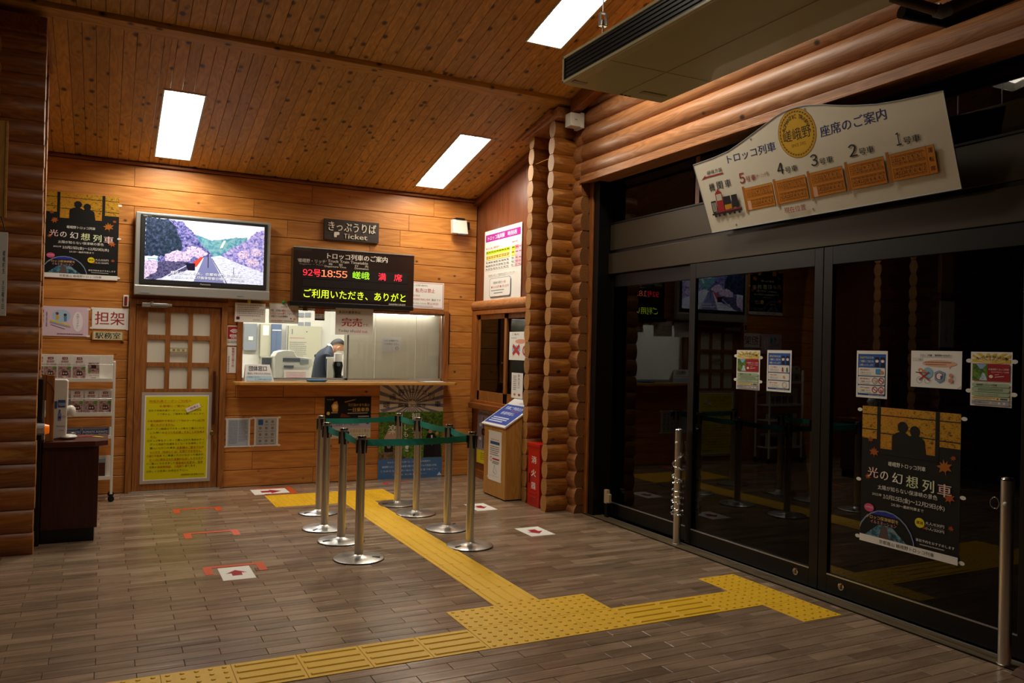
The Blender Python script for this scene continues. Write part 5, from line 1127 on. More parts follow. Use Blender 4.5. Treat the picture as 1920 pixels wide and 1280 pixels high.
for k in range(3): m.hexa([(-.002, .05, .085+.035*k), (0.001, .05, .085+.035*k), (.001, .17, .085+.035*k), (-.002, .17, .085+.035*k), (-.009, .05, .093+.035*k), (.001, .05, .10+.035*k), (.001, .17, .10+.035*k), (-.009, .17, .093+.035*k)])
m.build('louvres', 'red', t)

# ---- white sensor box on the corner log
t = thing('sensor_box', 'small cream junction box high on the corner where log walls meet', 'sensor', (3.71, 6.30, 3.53))
m = MB(); m.box(0, 0, 0, .115, .10, .12); m.build('housing', 'offwhite', t, bevel=.005); m = MB(); m.box(.105, -.01, -.01, .14, .12, .13); m.build('cover', 'offwhite', t, bevel=.004); m = MB(); m.box(.045, -.0015, .055, .07, 0, .065); m.build('mark', 'grey1', t)

# ================================================================== GLASS DOORS
gx = XD
hd = node('trim_8')
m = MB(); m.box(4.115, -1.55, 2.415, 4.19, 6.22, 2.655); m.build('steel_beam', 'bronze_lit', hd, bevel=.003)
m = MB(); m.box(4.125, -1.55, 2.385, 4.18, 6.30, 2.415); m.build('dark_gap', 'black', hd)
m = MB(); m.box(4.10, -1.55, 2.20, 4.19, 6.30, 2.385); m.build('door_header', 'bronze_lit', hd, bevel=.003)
m = MB(); m.box(3.985, 6.22, 0, 4.19, 6.358, 3.045); m.build('side_frame', 'bronze', hd, bevel=.003)
tw = node('window_3')
for a, b in ((5.07, 6.22), (3.60, 5.0), (2.2, 3.53), (-1.5, 2.13)):
    m = MB(); m.box(4.13, a, 2.66, 4.134, b, 3.045); m.build('pane', 'glass_door', tw)
for y in (5.0, 3.53, 2.13):
    m = MB(); m.box(4.125, y, 2.655, 4.16, y+.05, 3.045); m.build('post', 'trim_z', tw, bevel=.003)
m = MB(); m.box(4.11, -1.5, 2.655, 4.15, 6.22, 2.668); m.build('bottom_rail', 'bronze', tw)
def sliding(i, y0, y1, x, lock=None, s0=.07, s1=.07):
    d = node('door_%d' % i); m = MB(); zt_, zb = 2.195, .012
    m.box(x, y0, zb, x+.035, y0+s0, zt_); m.box(x, y1-s1, zb, x+.035, y1, zt_); m.box(x, y0+s0, 2.08, x+.035, y1-s1, zt_); m.box(x, y0+s0, zb, x+.035, y1-s1, .128)
    m.build('door_frame', 'bronze', d, bevel=.002)
    m = MB(); m.box(x+.015, y0+s0, .128, x+.019, y1-s1, 2.08); m.build('glass_pane', 'glass_door', d)
    m = MB(); m.box(x-.001, y0+s0, .124, x+.010, y1-s1, .131); m.build('glazing_bead', 'alu', d)
    if lock:
        m = MB(); m.lathe([(.001, 0), (.0215, 0), (.0225, .003), (.018, .004), (.018, .002), (.001, .002)], n=24); lk = m.build('lock', 'chrome', d); lk.matrix_world = frame((x, lock, .075), 'D')
        m = MB(); m.box(-.003, -.014, .002, .003, .014, .008); m.build('thumb_turn', 'brass', lk)
sliding(2, 5.02, 6.22, 4.135, None, .06, .03)
sliding(3, 3.74, 5.065, 4.105, 3.92)
sliding(4, 2.40, 3.735, 4.105, 3.55)
sliding(5, -1.5, 2.36, 4.135, None)
# tape-wrapped catch near the left jamb
a, b = at(1131, 915, 0, 4.08), at(1145, 945, 0, 4.08)
t = thing('door_stop', 'beige taped door catch at the bottom of the left glass door', 'door stop', (4.055, b.y, 0))
m = MB(); m.box(0, .03, b.z, .035, .075, a.z); m.build('tape_wrap', 'foam_tape', t, bevel=.004); m = MB(); m.box(.0, -.005, b.z+.01, .03, .03, b.z+.09); m.build('side_wrap', 'foam_tape', t, bevel=.004)
m = MB(); m.box(.005, .03, 0.005, .04, .07, b.z); m.build('foot', 'black', t)

# stickers and posters on the glass (inside face)
GXF = 4.105+.0145
BLUE = lambda rows_: [('r', .05, .07, .95, .95, '#2757a8'), ('t', '感染症予防', .10, .12, .36, .17, '#e8e04a', .01), ('t', 'のため', .37, .12, .56, .17, '#f2f0ea', .01), ('t', 'ご理解とご協力を', .10, .20, .56, .25, '#f2f0ea', .01), ('t', 'お願いいたします', .10, .28, .56, .33, '#f2f0ea', .01),
     ('c', .67, .165, .075, '#141a30', .035), ('c', .67, .215, .055, '#efc8b0', .03), ('c', .67, .23, .04, '#f4f2ee', .018), ('p', [(.60, .34), (.62, .25), (.72, .25), (.74, .34)], '#141a30'), ('c', .85, .165, .075, '#141a30', .035), ('c', .85, .215, .055, '#efc8b0', .03), ('c', .85, .23, .04, '#f4f2ee', .018), ('p', [(.78, .34), (.80, .25), (.90, .25), (.92, .34)], '#141a30')]+[
     e for k, (a_, b_) in enumerate(rows_) for e in [('rr', .07, .36+.19*k, .93, .53+.19*k, '#e9e4dc', .03), ('t', a_, .13, .39+.19*k, .45, .425+.19*k, '#b8343a', .01), ('t', b_, .13, .45+.19*k, .50, .485+.19*k, '#3a3836', 0), ('g', .13, .50+.19*k, .55, .515+.19*k, 1, '#8a8886')]]+[('t', '嵯峨野観光鉄道株式会社', .42, .925, .90, .942, '#dfe4f0', 0)]
def gpost(name, label, cat, a, b, els, **k): return post('D', name, label, cat, a, b, els, off=.0, y=GXF, **k)
RED = [('r', .04, .03, .96, .215, '#f0e6c4')]+[('p', [(.5, .22), (u0, v0), (u1, v1)], '#e2bc1e') for u0, v0, u1, v1 in ((.04, .05, .04, .09), (.04, .13, .04, .18), (.14, .03, .26, .03), (.38, .03, .46, .03), (.56, .03, .64, .03), (.76, .03, .88, .03), (.96, .05, .96, .10), (.96, .14, .96, .19))]
for ch_, u in zip('プレゼントがもらえる！', [.14+.072*i for i in range(11)]): RED.append(('T', ch_, u, .085+.35*(u-.5)**2, .085, .05, (u-.5)*70, '#1c1a18'))
RED += [('g', .3, .14, .7, .155, 1, '#4a4220'), ('r', .05, .22, .95, .535, '#a41c26'), ('p', [(.05, .225), (.42, .225), (.42, .525), (.05, .525)], 'M:greenery'), ('p', [(.14, .225), (.40, .225), (.32, .30), (.25, .32)], '#8fb4dc'), ('p', [(.30, .38), (.36, .40), (.42, .525), (.22, .525)], 'M:river'), ('t', '＃嵯峨野トロッコ列車', .45, .30, .93, .335, '#f2ece6', .01), ('t', 'をタグ付けして投稿', .52, .355, .93, .38, '#f2ece6', 0), ('c', .51, .45, .05, '#f0e4c0', .03), ('l', .60, .46, .82, .44, .012, '#f2ece6'), ('l', .60, .42, .7, .41, .008, '#f2ece6'),
        ('rr', .05, .575, .95, .645, '#a9bb9c', .03), ('t', '嵯峨野トロッコ列車', .16, .59, .66, .63, '#1e2a1c', .01), ('rr', .05, .655, .95, .735, '#a9bb9c', .03), ('g', .2, .67, .92, .72, 2, '#3a4a38'), ('rr', .05, .745, .95, .815, '#a9bb9c', .03), ('t', 'プレゼントがもらえる！', .2, .76, .7, .80, '#3a4a38', 0), ('r', .05, .825, .95, .885, '#e2cf94'), ('g', .08, .835, .62, .87, 2, '#6a5430'), ('c', .68, .855, .025, '#b8344a', .015), ('rr', .74, .84, .92, .87, '#2c5aa8', .02), ('r', .05, .895, .95, .97, '#a5a5ae'), ('t', '他にも登録しよう！', .10, .915, .42, .945, '#3a3a40', 0), ('c', .52, .932, .03, '#e9e9ec', .018), ('c', .52, .932, .015, '#b83a3a', .009), ('c', .72, .932, .03, '#e9e9ec', .018), ('c', .84, .932, .03, '#e9e9ec', .018)]
gpost('poster', 'smaller yellow and red present campaign poster on the middle glass door', 'poster', (1382, 656), (1424, 732), RED, tabs=((-.04, .15), (1.04, .18), (-.04, .76), (1.04, .78)))
gpost('poster', 'blue infection prevention poster beside the smaller campaign poster on the middle glass door', 'poster', (1439, 656), (1483, 736), BLUE((('マスク着用に', 'ご協力ください'), ('手指の消毒に', 'ご協力ください'), ('離れて会話', 'ください')))+[('c', .66, .43, .025, '#3a3836'), ('c', .84, .43, .025, '#3a3836'), ('r', .63, .45, .69, .51, '#b83a3a'), ('r', .81, .45, .87, .51, '#3a7a4a'), ('c', .72, .64, .04, '#e0a070'), ('o', .75, .83, .09, .012, '#8a8886')])
gpost('poster', 'blue infection prevention poster alone at the left of the right glass door', 'poster', (1607, 657), (1663, 748), BLUE((('車内換気に', 'ご協力ください'), ('車内飲食は', 'ご遠慮ください'), ('大声での会話は', 'ご遠慮ください')))+[('r', .64, .38, .80, .49, '#4a9ad0'), ('c', .84, .45, .05, '#d88a4a'), ('o', .62, .63, .09, .015, '#8a8886'), ('c', .62, .63, .04, '#e0b090'), ('o', .82, .63, .09, .02, '#a83038'), ('l', .76, .60, .88, .66, .02, '#a83038'), ('o', .62, .82, .09, .02, '#a83038'), ('l', .56, .79, .68, .85, .02, '#a83038'), ('o', .82, .82, .09, .02, '#a83038'), ('c', .82, .84, .04, '#c86aa0')])
gpost('notice', 'wide white pet etiquette notice with a red cross and circle on the right glass door', 'notice', (1709, 657), (1803, 730),
      [('t', 'トロッコ列車 ご乗車時のおねがい', .19, .09, .81, .155, '#2a2826', .01), ('r', .19, .17, .81, .175, '#2a2826'), ('r', .04, .20, .24, .28, '#7a8aa8'), ('r', .045, .206, .235, .274, '#ece8e0'), ('t', 'ペット情報', .06, .22, .22, .262, '#2a2826', 0), ('c', .57, .34, .34, '#e8b294', .09), ('p', [(.74, .40), (.80, .40), (.77, .48)], '#e8b294'), ('g', .28, .295, .82, .33, 1, '#5a3020'), ('g', .30, .355, .80, .385, 1, '#5a3020'),
       ('c', .35, .60, .10, '#8cc0e0', .15), ('p', [(.10, .58), (.40, .60), (.40, .62), (.10, .60)], '#3a4a5a'), ('c', .20, .53, .05, '#d88a4a', .05), ('c', .26, .56, .06, '#d88a4a', .04), ('c', .21, .55, .02, '#f4ece0', .03), ('o', .18, .80, .06, .006, '#6a9ac0'), ('o', .34, .80, .06, .006, '#6a9ac0'), ('l', .18, .60, .38, .80, .028, '#b03a3a'), ('l', .18, .80, .37, .58, .028, '#b03a3a'),
       ('p', [(.48, .58), (.58, .52), (.69, .58), (.67, .78), (.58, .86), (.49, .78)], '#6aa4cc'), ('c', .58, .68, .075, '#f0ece6', .12), ('o', .58, .68, .075, .02, '#b03a4a'), ('r', .60, .66, .64, .76, '#3a6a90'), ('o', .80, .72, .085, .004, '#9aa4b0'), ('c', .80, .65, .035, '#d8907a', .05), ('c', .80, .78, .045, '#d8907a', .06), ('p', [(1, .90), (1, 1), (.91, 1)], '#c9c4b4')])
gpost('poster', 'larger yellow and red present campaign poster at the right edge of the right glass door', 'poster', (1821, 659), (1897, 765), RED, tabs=((-.04, .17), (1.05, .17), (-.04, .73), (1.05, .76)))
a = at(1618, 760, 0, GXF); b = at(1797, 1060, 0, GXF)
sheet('poster', 'black autumn train poster low on the right glass door', 'poster', 'D', Vector((GXF, a.y, a.z)), a.y-b.y, a.z-b.z, AUT, tabs=((-.03, .03), (1.03, .03), (-.03, .55), (1.03, .55), (-.03, .975), (1.03, .98)))

# ---- seat guide sign leaning from the beam
SK = .98
Bp, Tp = EYE+(Vector((4.10, 4.84, 2.435))-EYE)*SK, EYE+(Vector((3.955, 4.84, 2.925))-EYE)*SK
Vd = (Tp-Bp).normalized(); Ud = Vector((0, -1, 0)); Nd = Ud.cross(Vd)
out = [(-.024, .001), (.203, -.007), (.373, -.023), (.541, -.064), (.702, -.108), (.855, -.150), (.925, -.162), (.994, -.165), (1.060, -.163), (1.121, -.156), (1.239, -.129), (1.35, -.096), (1.457, -.068), (1.613, -.035), (1.763, -.018), (1.906, -.008), (2.024, -.002), (2.037, .527), (.028, .531)]
plain('signboard', '#e3dcc8', .45, spec=.3)
m = MB(); m.prism([(x*SK, -y*SK, 0) for x, y in reversed(out)], (0, 0, .006))
sg = m.build('seat_guide_sign', 'signboard'); sg.matrix_world = frame(Tp, (Ud, Vd, Nd)); tag(sg, 'large cream train seat guide sign with a curved top leaning above the glass doors', 'sign')
m = MB(); pts = [(x*SK, -y*SK, .0058) for x, y in out]
m.tube(pts+[pts[0]], .0035, 6); m.build('rim', 'grey1', sg)
NAVY, ORG, BRN = '#1b2c6e', '#d8861c', '#5a2c08'
SG = [('t', 'トロッコ列車', .342, .002, .808, .064, NAVY, .02), ('t', '座席のご案内', 1.187, -.006, 1.664, .062, NAVY, .02), ('c', 1.005, -.006, .158, '#8a6414'), ('c', 1.005, -.006, .154, '#d2a01c'), ('o', 1.005, -.006, .143, .009, '#4a3a10'), ('c', 1.005, -.006, .126, '#d8a81e'),
      ('t', '嵯峨野', .888, -.04, 1.122, .036, '#241c08', .01), ('t', 'SINCE 1991', .945, .055, 1.065, .075, '#241c08', .0)]
for i in range(40):
    t_ = 2*math.pi*i/40; SG.append(('l', 1.005+.136*math.cos(t_), -.006+.136*math.sin(t_), 1.005+.1415*math.cos(t_+.09), -.006+.1415*math.sin(t_+.09), .006, '#d2a01c'))
for i, ch_ in enumerate('ROMANTIC TRAIN'):
    if ch_ == ' ': continue
    t_ = math.radians(-90-66+132*i/13); SG.append(('T', ch_, 1.005+.108*math.cos(t_), -.006+.108*math.sin(t_), .020 if ch_ != 'I' else .006, .026, math.degrees(t_)+90, '#241c08'))
SG += [('t', '嵯峨方面', .108, .073, .270, .103, '#2b2a28', .0), ('p', [(.033, .130), (.085, .100), (.085, .112), (.274, .112), (.274, .122), (.085, .122)], '#a02028'), ('t', '機', .100, .168, .160, .226, '#1e1d1c', .02), ('t', '関', .185, .168, .245, .226, '#1e1d1c', .02), ('t', '車', .270, .168, .332, .226, '#1e1d1c', .02)]
for n_, x0, x1, y1_, col, tail in (('5', .425, .475, .223, '#a02028', '号車(ザ・リッチ号)'), ('4', .787, .840, .223, '#1e1d1c', '号車'), ('3', 1.075, 1.128, .224, '#1e1d1c', '号車'), ('2', 1.372, 1.428, .224, '#1e1d1c', '号車'), ('1', 1.698, 1.730, .224, '#1e1d1c', '号車')):
    SG.append(('t', n_, x0, .150, x1, y1_, col, .03 if n_ != '1' else 0.)); 
    if n_ == '5': SG += [('t', '号車', .485, .180, .580, .222, col, .015), ('t', '(ザ・リッチ号)', .585, .185, .705, .220, col, .0)]
    else: SG.append(('t', '号車', x1+.012, .186, x1+.118, .228, col, .015))
for ci, (x0, x1, n_) in enumerate(((.432, .715, 7), (.730, 1.010, 8), (1.028, 1.306, 8), (1.326, 1.602, 8), (1.620, 1.925, 7))):
    SG += [('r', x0-.001, .246, x0+.020, .432, '#b8701a'), ('r', x0+.003, .425, x0+.018, .441, '#9a978c'), ('r', x0+.019, .262, x1, .420, BRN), ('r', x0+.021, .264, x1-.002, .418, ORG)]
    seats_x0 = x0+.032; seats_x1 = (x1-.006) if ci != 4 else x1-.062
    cw = (seats_x1-seats_x0)/8; odd = ['15', '13', '11', '9', '7', '5', '3', '1']; ev = ['16', '14', '12', '10', '8', '6', '4', '2']
    if ci == 4:
        cw = (seats_x1-seats_x0)/7; odd = odd[1:]; ev = ev[1:]; SG += [('r', x1-.052, .264, x1-.050, .418, BRN), ('t', '運', x1-.040, .275, x1-.012, .302, '#1e140a', .02), ('t', '転', x1-.040, .325, x1-.012, .352, '#1e140a', .02), ('t', '席', x1-.040, .375, x1-.012, .402, '#1e140a', .02)]
    for j, (a_, b_) in enumerate(zip(odd, ev)):
        xa = seats_x0+cw*j
        if ci in (0, 2) and j == 0:
            SG.append(('r', xa-.004, .352, xa+cw*.9, .418, '#e6b294')); b_ = None
        for (yy, s_) in ((.292, a_), (.368, b_)):
            if s_ is None: continue
            SG.append(('t', s_, xa+cw*(.12 if len(s_) == 2 else .28), yy, xa+cw*(.88 if len(s_) == 2 else (.72 if s_ != '1' else .5)), yy+.020, '#241404', .02))
            up, dn = ('DA', 'CB') if yy < .33 else ('CB', 'DA')
            SG.append(('t', up, xa+cw*.1, yy-.016, xa+cw*.9, yy-.005, BRN, .0)); SG.append(('t', dn, xa+cw*.1, yy+.025, xa+cw*.9, yy+.036, BRN, .0))
            SG.append(('r', xa-.0008, yy-.018, xa+.0008, yy+.038, BRN))
    SG += [('r', seats_x0, .3315, seats_x1, .333, BRN), ('r', seats_x0, .349, seats_x1, .3505, BRN)]
SG += [('t', '現在位置', .787, .448, .973, .488, '#a02028', .01)]
# little diesel locomotive
SG += [('r', .10, .385, .40, .395, '#1c1a1a'), ('r', .085, .392, .40, .405, '#1c1a1a'), ('r', .095, .300, .150, .385, '#1c1a1a'), ('r', .105, .312, .112, .38, '#cfc9b8'), ('r', .12, .312, .127, .38, '#cfc9b8'), ('r', .135, .312, .142, .38, '#cfc9b8'), ('r', .155, .245, .225, .385, '#a8242a'), ('r', .163, .258, .218, .305, '#c9c4b4'), ('r', .165, .235, .215, .245, '#a8242a'), ('r', .18, .222, .2, .235, '#a8242a'), ('r', .232, .285, .305, .345, '#1c1a1a'), ('r', .232, .345, .305, .380, '#c98c1c'), ('r', .315, .285, .375, .375, '#1c1a1a'), ('r', .13, .383, .40, .391, '#a8242a')]
for q in (.12, .16, .21, .27, .32, .37): SG.append(('c', q, .410, .013, '#1c1a1a'))
pm, ms = draw(SG, SK, SK, .0065, .00002, clip=False); pm.build('print', ms, sg)
for (u, v) in ((.30, .50), (1.02, .49), (1.10, -.14), (.60, -.06)):
    m = MB(); m.cyl((u*SK, -v*SK, .006), (u*SK, -v*SK, .009), .006, n=10); m.build('screw', 'alu', sg)

# ---- door bollards
def bollard(loc, h, label, ringy):
    t = thing('bollard', label, 'bollard', loc, 0, 'steel posts at the glass doors'); r = .030
    m = MB(); m.cyl((0, 0, 0), (0, 0, h-.02), r, n=28); m.build('post', 'steel', t)
    m = MB(); m.lathe([(r+.0005, 0), (r+.0005, .006), (r*.8, .014), (r*.4, .019), (.001, .020)], (0, 0, h-.02), 28); m.build('cap', 'chrome', t)
    m = MB(); m.lathe([(r+.004, 0), (r+.004, .004), (r, .006)], (0, 0, 0), 28); m.build('floor_ring', 'steel_base', t)
    return t
b1 = bollard((4.035, 5.07, .004), .905, 'steel post wrapped in a chain beside the left glass door', 0)
m = MB(); m.ellipsoid((-.030, -.008, .79), (.010, .012, .012), 10, 8); m.build('stud', 'white', b1)
b2 = bollard((3.99, 2.46, .004), .925, 'steel post with a ring near the right edge of the glass doors', 0)
m = MB(); m.ellipsoid((-.030, -.008, .79), (.010, .012, .012), 10, 8); m.build('stud', 'white', b2)
m = MB(); m.torus((-.045, .035, .79), (0, 1, 0), (0, 0, 1), .022, .028, .003, 18, 6); m.build('ring', 'chrome', b2)
# chain
m = MB(); pts = []
def helix(z0, z1, turns, r0, ph, n):
    return [Vector((r0*math.cos(ph+2*math.pi*turns*i/n), r0*math.sin(ph+2*math.pi*turns*i/n), z0+(z1-z0)*i/n)) for i in range(n+1)]
path = [Vector((.03, -.045, .80)), Vector((.036, -.046, .74)), Vector((.036, -.046, .66))]+helix(.72, .60, -.6, .044, -.7, 8)[1:]+helix(.60, .46, 1.6, .045, -2.6, 14)+helix(.46, .52, 1.2, .046, 1.0, 10)+helix(.44, .34, 2.3, .047, 0, 16)+helix(.34, .24, 1.9, .048, 2.0, 14)+helix(.25, .22, 1.3, .052, 0, 10)
# resample by link length
Ls = []; acc = 0; step = .0165; last = path[0]
for a_, b_ in zip(path[:-1], path[1:]):
    d = (b_-a_).length
    if d > .12: continue
    k_ = max(1, int(d/step))
    for i in range(k_): Ls.append((a_.lerp(b_, (i+.5)/k_), (b_-a_).normalized()))
for i, (c_, d) in enumerate(Ls):
    side = d.cross(Vector((c_.x, c_.y, 0.001)).normalized()); side = side.normalized() if side.length > .01 else Vector((0, 0, 1))
    up = side if i % 2 else d.cross(side)
    m.torus(c_, d, up, .0125, .0065, .0021, 8, 4)
ch = m.build('chain', 'chrome'); ch.location = b1.location; tag(ch, 'loose silver chain wound around the left steel post', 'chain')
# brown block at the right end of the sill
a = at(1862, 1248, 2, .04)
m = MB(); m.hexa([(3.86, 2.02, 0), (4.08, 2.02, 0), (4.08, 2.38, 0), (3.90, 2.38, 0), (3.88, 2.02, .035), (4.08, 2.02, .05), (4.08, 2.36, .05), (3.92, 2.36, .035)])
tag(m.build('floor_mat', 'mat_brown', bevel=.006), 'corner of a brown mat beside the right steel post', 'mat')

# ================================================================== AIR CONDITIONER
t = thing('air_conditioner', 'long cream air conditioner hanging from the ceiling beside the log beam', 'air conditioner', (2.28, 2.30, 3.0))
Wx, Ly, Hz = .70, 1.66, .205
m = MB(); m.prism([(0, 0, .0), (.05, 0, -.004), (Wx-.02, 0, 0.), (Wx, 0, .03), (Wx, 0, Hz), (.10, 0, Hz+.01), (.0, 0, .150)], (0, Ly, 0)); m.build('casing', 'cream', t, bevel=.006, seg=3)
m = MB(); m.box(-.004, .015, .016, .004, Ly-.015, .136); m.build('grille_recess', 'black', t)
for k in range(5):
    m = MB(); z = .030+.022*k; m.hexa([(-.010, .02, z), (.002, .02, z+.004), (.002, Ly-.02, z+.004), (-.010, Ly-.02, z), (-.010, .02, z+.002), (.002, .02, z+.006), (.002, Ly-.02, z+.006), (-.010, Ly-.02, z+.002)]); m.build('louvre', 'bronze', t)
m = MB()
for (z0, z1) in ((.0, .016), (.136, .152)): m.box(-.012, 0, z0, .0, Ly, z1)
m.box(-.012, 0, 0, 0, .018, .15); m.box(-.012, Ly-.018, 0, 0, Ly, .15); m.build('grille_frame', 'cream', t, bevel=.003)
m = MB(); m.box(.365, .012, -.0052, .368, Ly-.012, -.0035); m.box(.01, 1.20, -.0052, Wx-.03, 1.2015, -.0035); m.build('panel_seam', 'creamdark', t)
m = MB()
for k in range(3): m.box(.37+.028*k, Ly-.03, -.0055, .385+.028*k, Ly-.018, -.004)
m.build('vent_marks', 'black', t)
m = MB(); m.box(.45, Ly-.14, -.0055, .62, Ly-.10, -.004); m.build('sticker', 'creamdark', t)
m = MB(); m.box(0.012, Ly-.10, -.0058, .10, Ly-.06, -.0045); m.build('rating_plate', 'silver', t)
# hanging brackets and rods
p = at(1125, 40, 1, 3.80)
for yy in (1.42, .30):
    m = MB(); x0 = .10; zz = Hz
    m.box(x0-.02, yy-.012, zz+.06, x0+.02, yy+.012, zz+.064); m.box(x0-.02, yy-.012, zz+.13, x0+.02, yy+.012, zz+.134); m.box(x0-.022, yy-.012, zz+.06, x0-.018, yy+.012, zz+.134); m.box(x0+.018, yy-.012, zz+.06, x0+.022, yy+.012, zz+.134)
    br = m.build('spring_hanger', 'alu', t, bevel=.001)
    m = MB(); m.cyl((x0, yy, zz), (x0, yy, zz+.075), .005, n=10); m.cyl((x0, yy, zz+.064), (x0, yy, zz+.095), .012, .008, n=12); m.cyl((x0, yy, zz+.134), (x0, yy, ceil_z(2.3+yy)+.03-3.0), .004, n=8); m.build('rod', 'alu', t)
    m = MB(); m.cyl((Wx-.1, yy, Hz), (Wx-.1, yy, ceil_z(2.3+yy)+.03-3.0), .005, n=8); m.build('rod', 'alu', t)
# lagged pipes beyond the near end
t = thing('refrigerant_pipes', 'brown lagged pipes with a silver taped elbow at the end of the air conditioner', 'pipe', (0, 0, 0))
P3 = lambda x, y, Y: at(x, y, 1, Y)
A_, B__, C_ = P3(1672, -6, 2.27), P3(1766, 22, 2.17), P3(1862, -22, 2.05)
m = MB(); m.tube([A_, A_.lerp(B__, .5), B__], .022, 14); m.tube([B__, B__.lerp(C_, .3), C_, C_+Vector((.1, -1.2, .1))], .026, 14); m.build('lagging', 'pipe', t)
m = MB(); m.tube([B__.lerp(A_, .12), B__, B__.lerp(C_, .15)], .029, 14); m.build('elbow_tape', 'grey1', t)
A2, B2, C2 = P3(1690, 22, 2.3), P3(1775, 40, 2.25), P3(1905, -12, 2.15)
m = MB(); m.tube([A2, B2, B2.lerp(C2, .3), C2], .028, 12); m.build('lower_pipe_shadow', 'black', t)  # black tube holds the dark shadow under the lagged pipes

# ================================================================== STANCHIONS
def stanchion(loc, label):
    t = thing('stanchion', label, 'stanchion', loc, 0, 'belt stanchions of the queue')
    m = MB(); m.lathe([(.175, 0), (.177, .004), (.175, .009), (.168, .012), (.10, .017), (.045, .026), (.032, .034)], n=48); m.build('base', 'steel_base', t)
    m = MB(); m.lathe([(.178, 0), (.1785, .003), (.178, .005), (.170, .005)], n=48); m.build('rubber_rim', 'rubber', t)
    m = MB(); m.cyl((0, 0, .03), (0, 0, .852), .031, n=32); m.build('post', 'steel', t)
    m = MB(); m.lathe([(.0335, 0), (.0335, .008), (.030, .013), (.001, .015)], (0, 0, .850), 32); m.build('cap', 'chrome', t)
    for a_ in (0, 90, 180, 270):
        m = MB(); c_, s_ = math.cos(math.radians(a_)), math.sin(math.radians(a_)); R_ = lambda x, y, z: (x*c_-y*s_, x*s_+y*c_, z)
        P8 = [R_(x, y, z) for z, k_ in ((.745, .006), (.835, .014)) for x, y in ((.028, -k_), (.0385, -k_), (.0385, k_), (.028, k_))]
        m.hexa(P8); m.cyl(R_(.034, 0, .748), R_(.0375, 0, .748), .009, n=10); m.build('belt_slot', 'black', t)
    m = MB(); m.box(-.15, -.012, .013, -.06, .004, .018); m.build('cord_notch', 'rubber', t)
    return t
heads = {}
tops = {}
SP = {'A': (1.735, 7.19), 'B': (1.632, 6.56), 'C': (1.648, 6.10), 'D': (1.628, 5.55), 'E': (2.51, 7.33), 'F': (2.525, 6.85), 'G': (2.56, 6.20), 'H': (2.50, 5.60)}
LB = {'A': 'steel queue post hidden farthest back in the left row', 'B': 'steel queue post, second farthest in the left row', 'C': 'steel queue post just behind the nearest one in the left row', 'D': 'steel queue post nearest the viewer in the left row',
      'E': 'steel queue post farthest back in the right row, by the banner', 'F': 'steel queue post second from the banner in the right row', 'G': 'steel queue post with an open notch beside it, second nearest in the right row', 'H': 'steel queue post nearest the viewer in the right row'}
ang0 = {'A': 20, 'B': 40, 'C': 10, 'D': 150, 'E': 5, 'F': 60, 'G': 220, 'H': 20}
proto = None
for k, (x, y) in SP.items():
    if proto is None: o = proto = stanchion((x, y, 0), LB[k])
    else: o = copy_tree(proto); o.location = (x, y, 0); o['label'] = LB[k]
    heads[k] = o
    for c_ in o.children:
        if c_.name.startswith('cord_notch') or c_.name.startswith('base'): c_.rotation_euler = (0, 0, math.radians(ang0[k]))
def belt(a, b, slack=.008):
    A, B = Vector((*SP[a], 0)), Vector((*SP[b], 0)); d = (B-A).normalized(); L = (B-A).length
    m = MB(); n = 12; vs = []; nrm = Vector((-d.y, d.x, 0)); top, bot = .835, .787
    for i in range(n+1):
        s_ = .036+(L-.072)*i/n; dz = -slack*math.sin(math.pi*i/n)
        for z, w in ((top, 0), (bot, 0)):
            tw = .006*math.sin(math.pi*i/n*2)*(1 if z == top else -1)
            vs.append(d*s_+nrm*(tw-.0008)+Vector((0, 0, z+dz))); vs.append(d*s_+nrm*(tw+.0008)+Vector((0, 0, z+dz)))
    fs = []
    for i in range(n):
        q = i*4; r = q+4; fs += [(q, r, r+2, q+2), (q+1, q+3, r+3, r+1), (q, q+1, r+1, r), (q+2, r+2, r+3, q+3)]
    m.add(vs, fs, 0, False); m.build('belt', 'belt', heads[a])
    m = MB(); q = d*(L-.040); c_ = q+Vector((0, 0, .811)); e = d*.009; w_ = nrm*.004; h_ = Vector((0, 0, .027))
    m.hexa([c_-e-w_-h_, c_+e-w_-h_, c_+e+w_-h_, c_-e+w_-h_, c_-e-w_+h_, c_+e-w_+h_, c_+e+w_+h_, c_-e+w_+h_]); m.build('belt_clip', 'black', heads[a])
for a, b in (('A', 'E'), ('E', 'F'), ('F', 'G'), ('G', 'H'), ('D', 'H'), ('C', 'D'), ('B', 'C')): belt(a, b)

# ================================================================== TACTILE PAVING AND FLOOR MARKS
tp = thing('tactile_paving', 'yellow tactile paving path of dotted and ribbed tiles across the floor', 'tactile paving')
def tile(x0, y0, kind, w=.3, h=.3):
    m = MB(); t = .003; g = .0008
    board(m, x0, y0, x0+w, y0+h, t, t, g, .0012)
    if kind == 'dot':
        for i in range(5):
            for j in range(5):
                cx, cy = x0+w*(i+.5)/5, y0+h*(j+.5)/5
                m.lathe([(.0115, 0), (.0095, .0035), (.006, .0048), (.001, .005)], (cx, cy, t), 8)
    else:
        for i in range(4):
            o_ = (i+.5)/4
            if kind == 'barx': X0, X1, Y0, Y1 = x0+.014, x0+w-.014, y0+h*o_-.012, y0+h*o_+.012
            else: X0, X1, Y0, Y1 = x0+w*o_-.012, x0+w*o_+.012, y0+.014, y0+h-.014
            c = .005
            m.hexa([(X0, Y0, t), (X1, Y0, t), (X1, Y1, t), (X0, Y1, t), (X0+c, Y0+c, t+.005), (X1-c, Y0+c, t+.005), (X1-c, Y1-c, t+.005), (X0+c, Y1-c, t+.005)])
    m.build('tile', 'tile', tp)
for i in range(4):
    for j in range(2): tile(1.43+.3*i, 7.55+.3*j, 'dot')
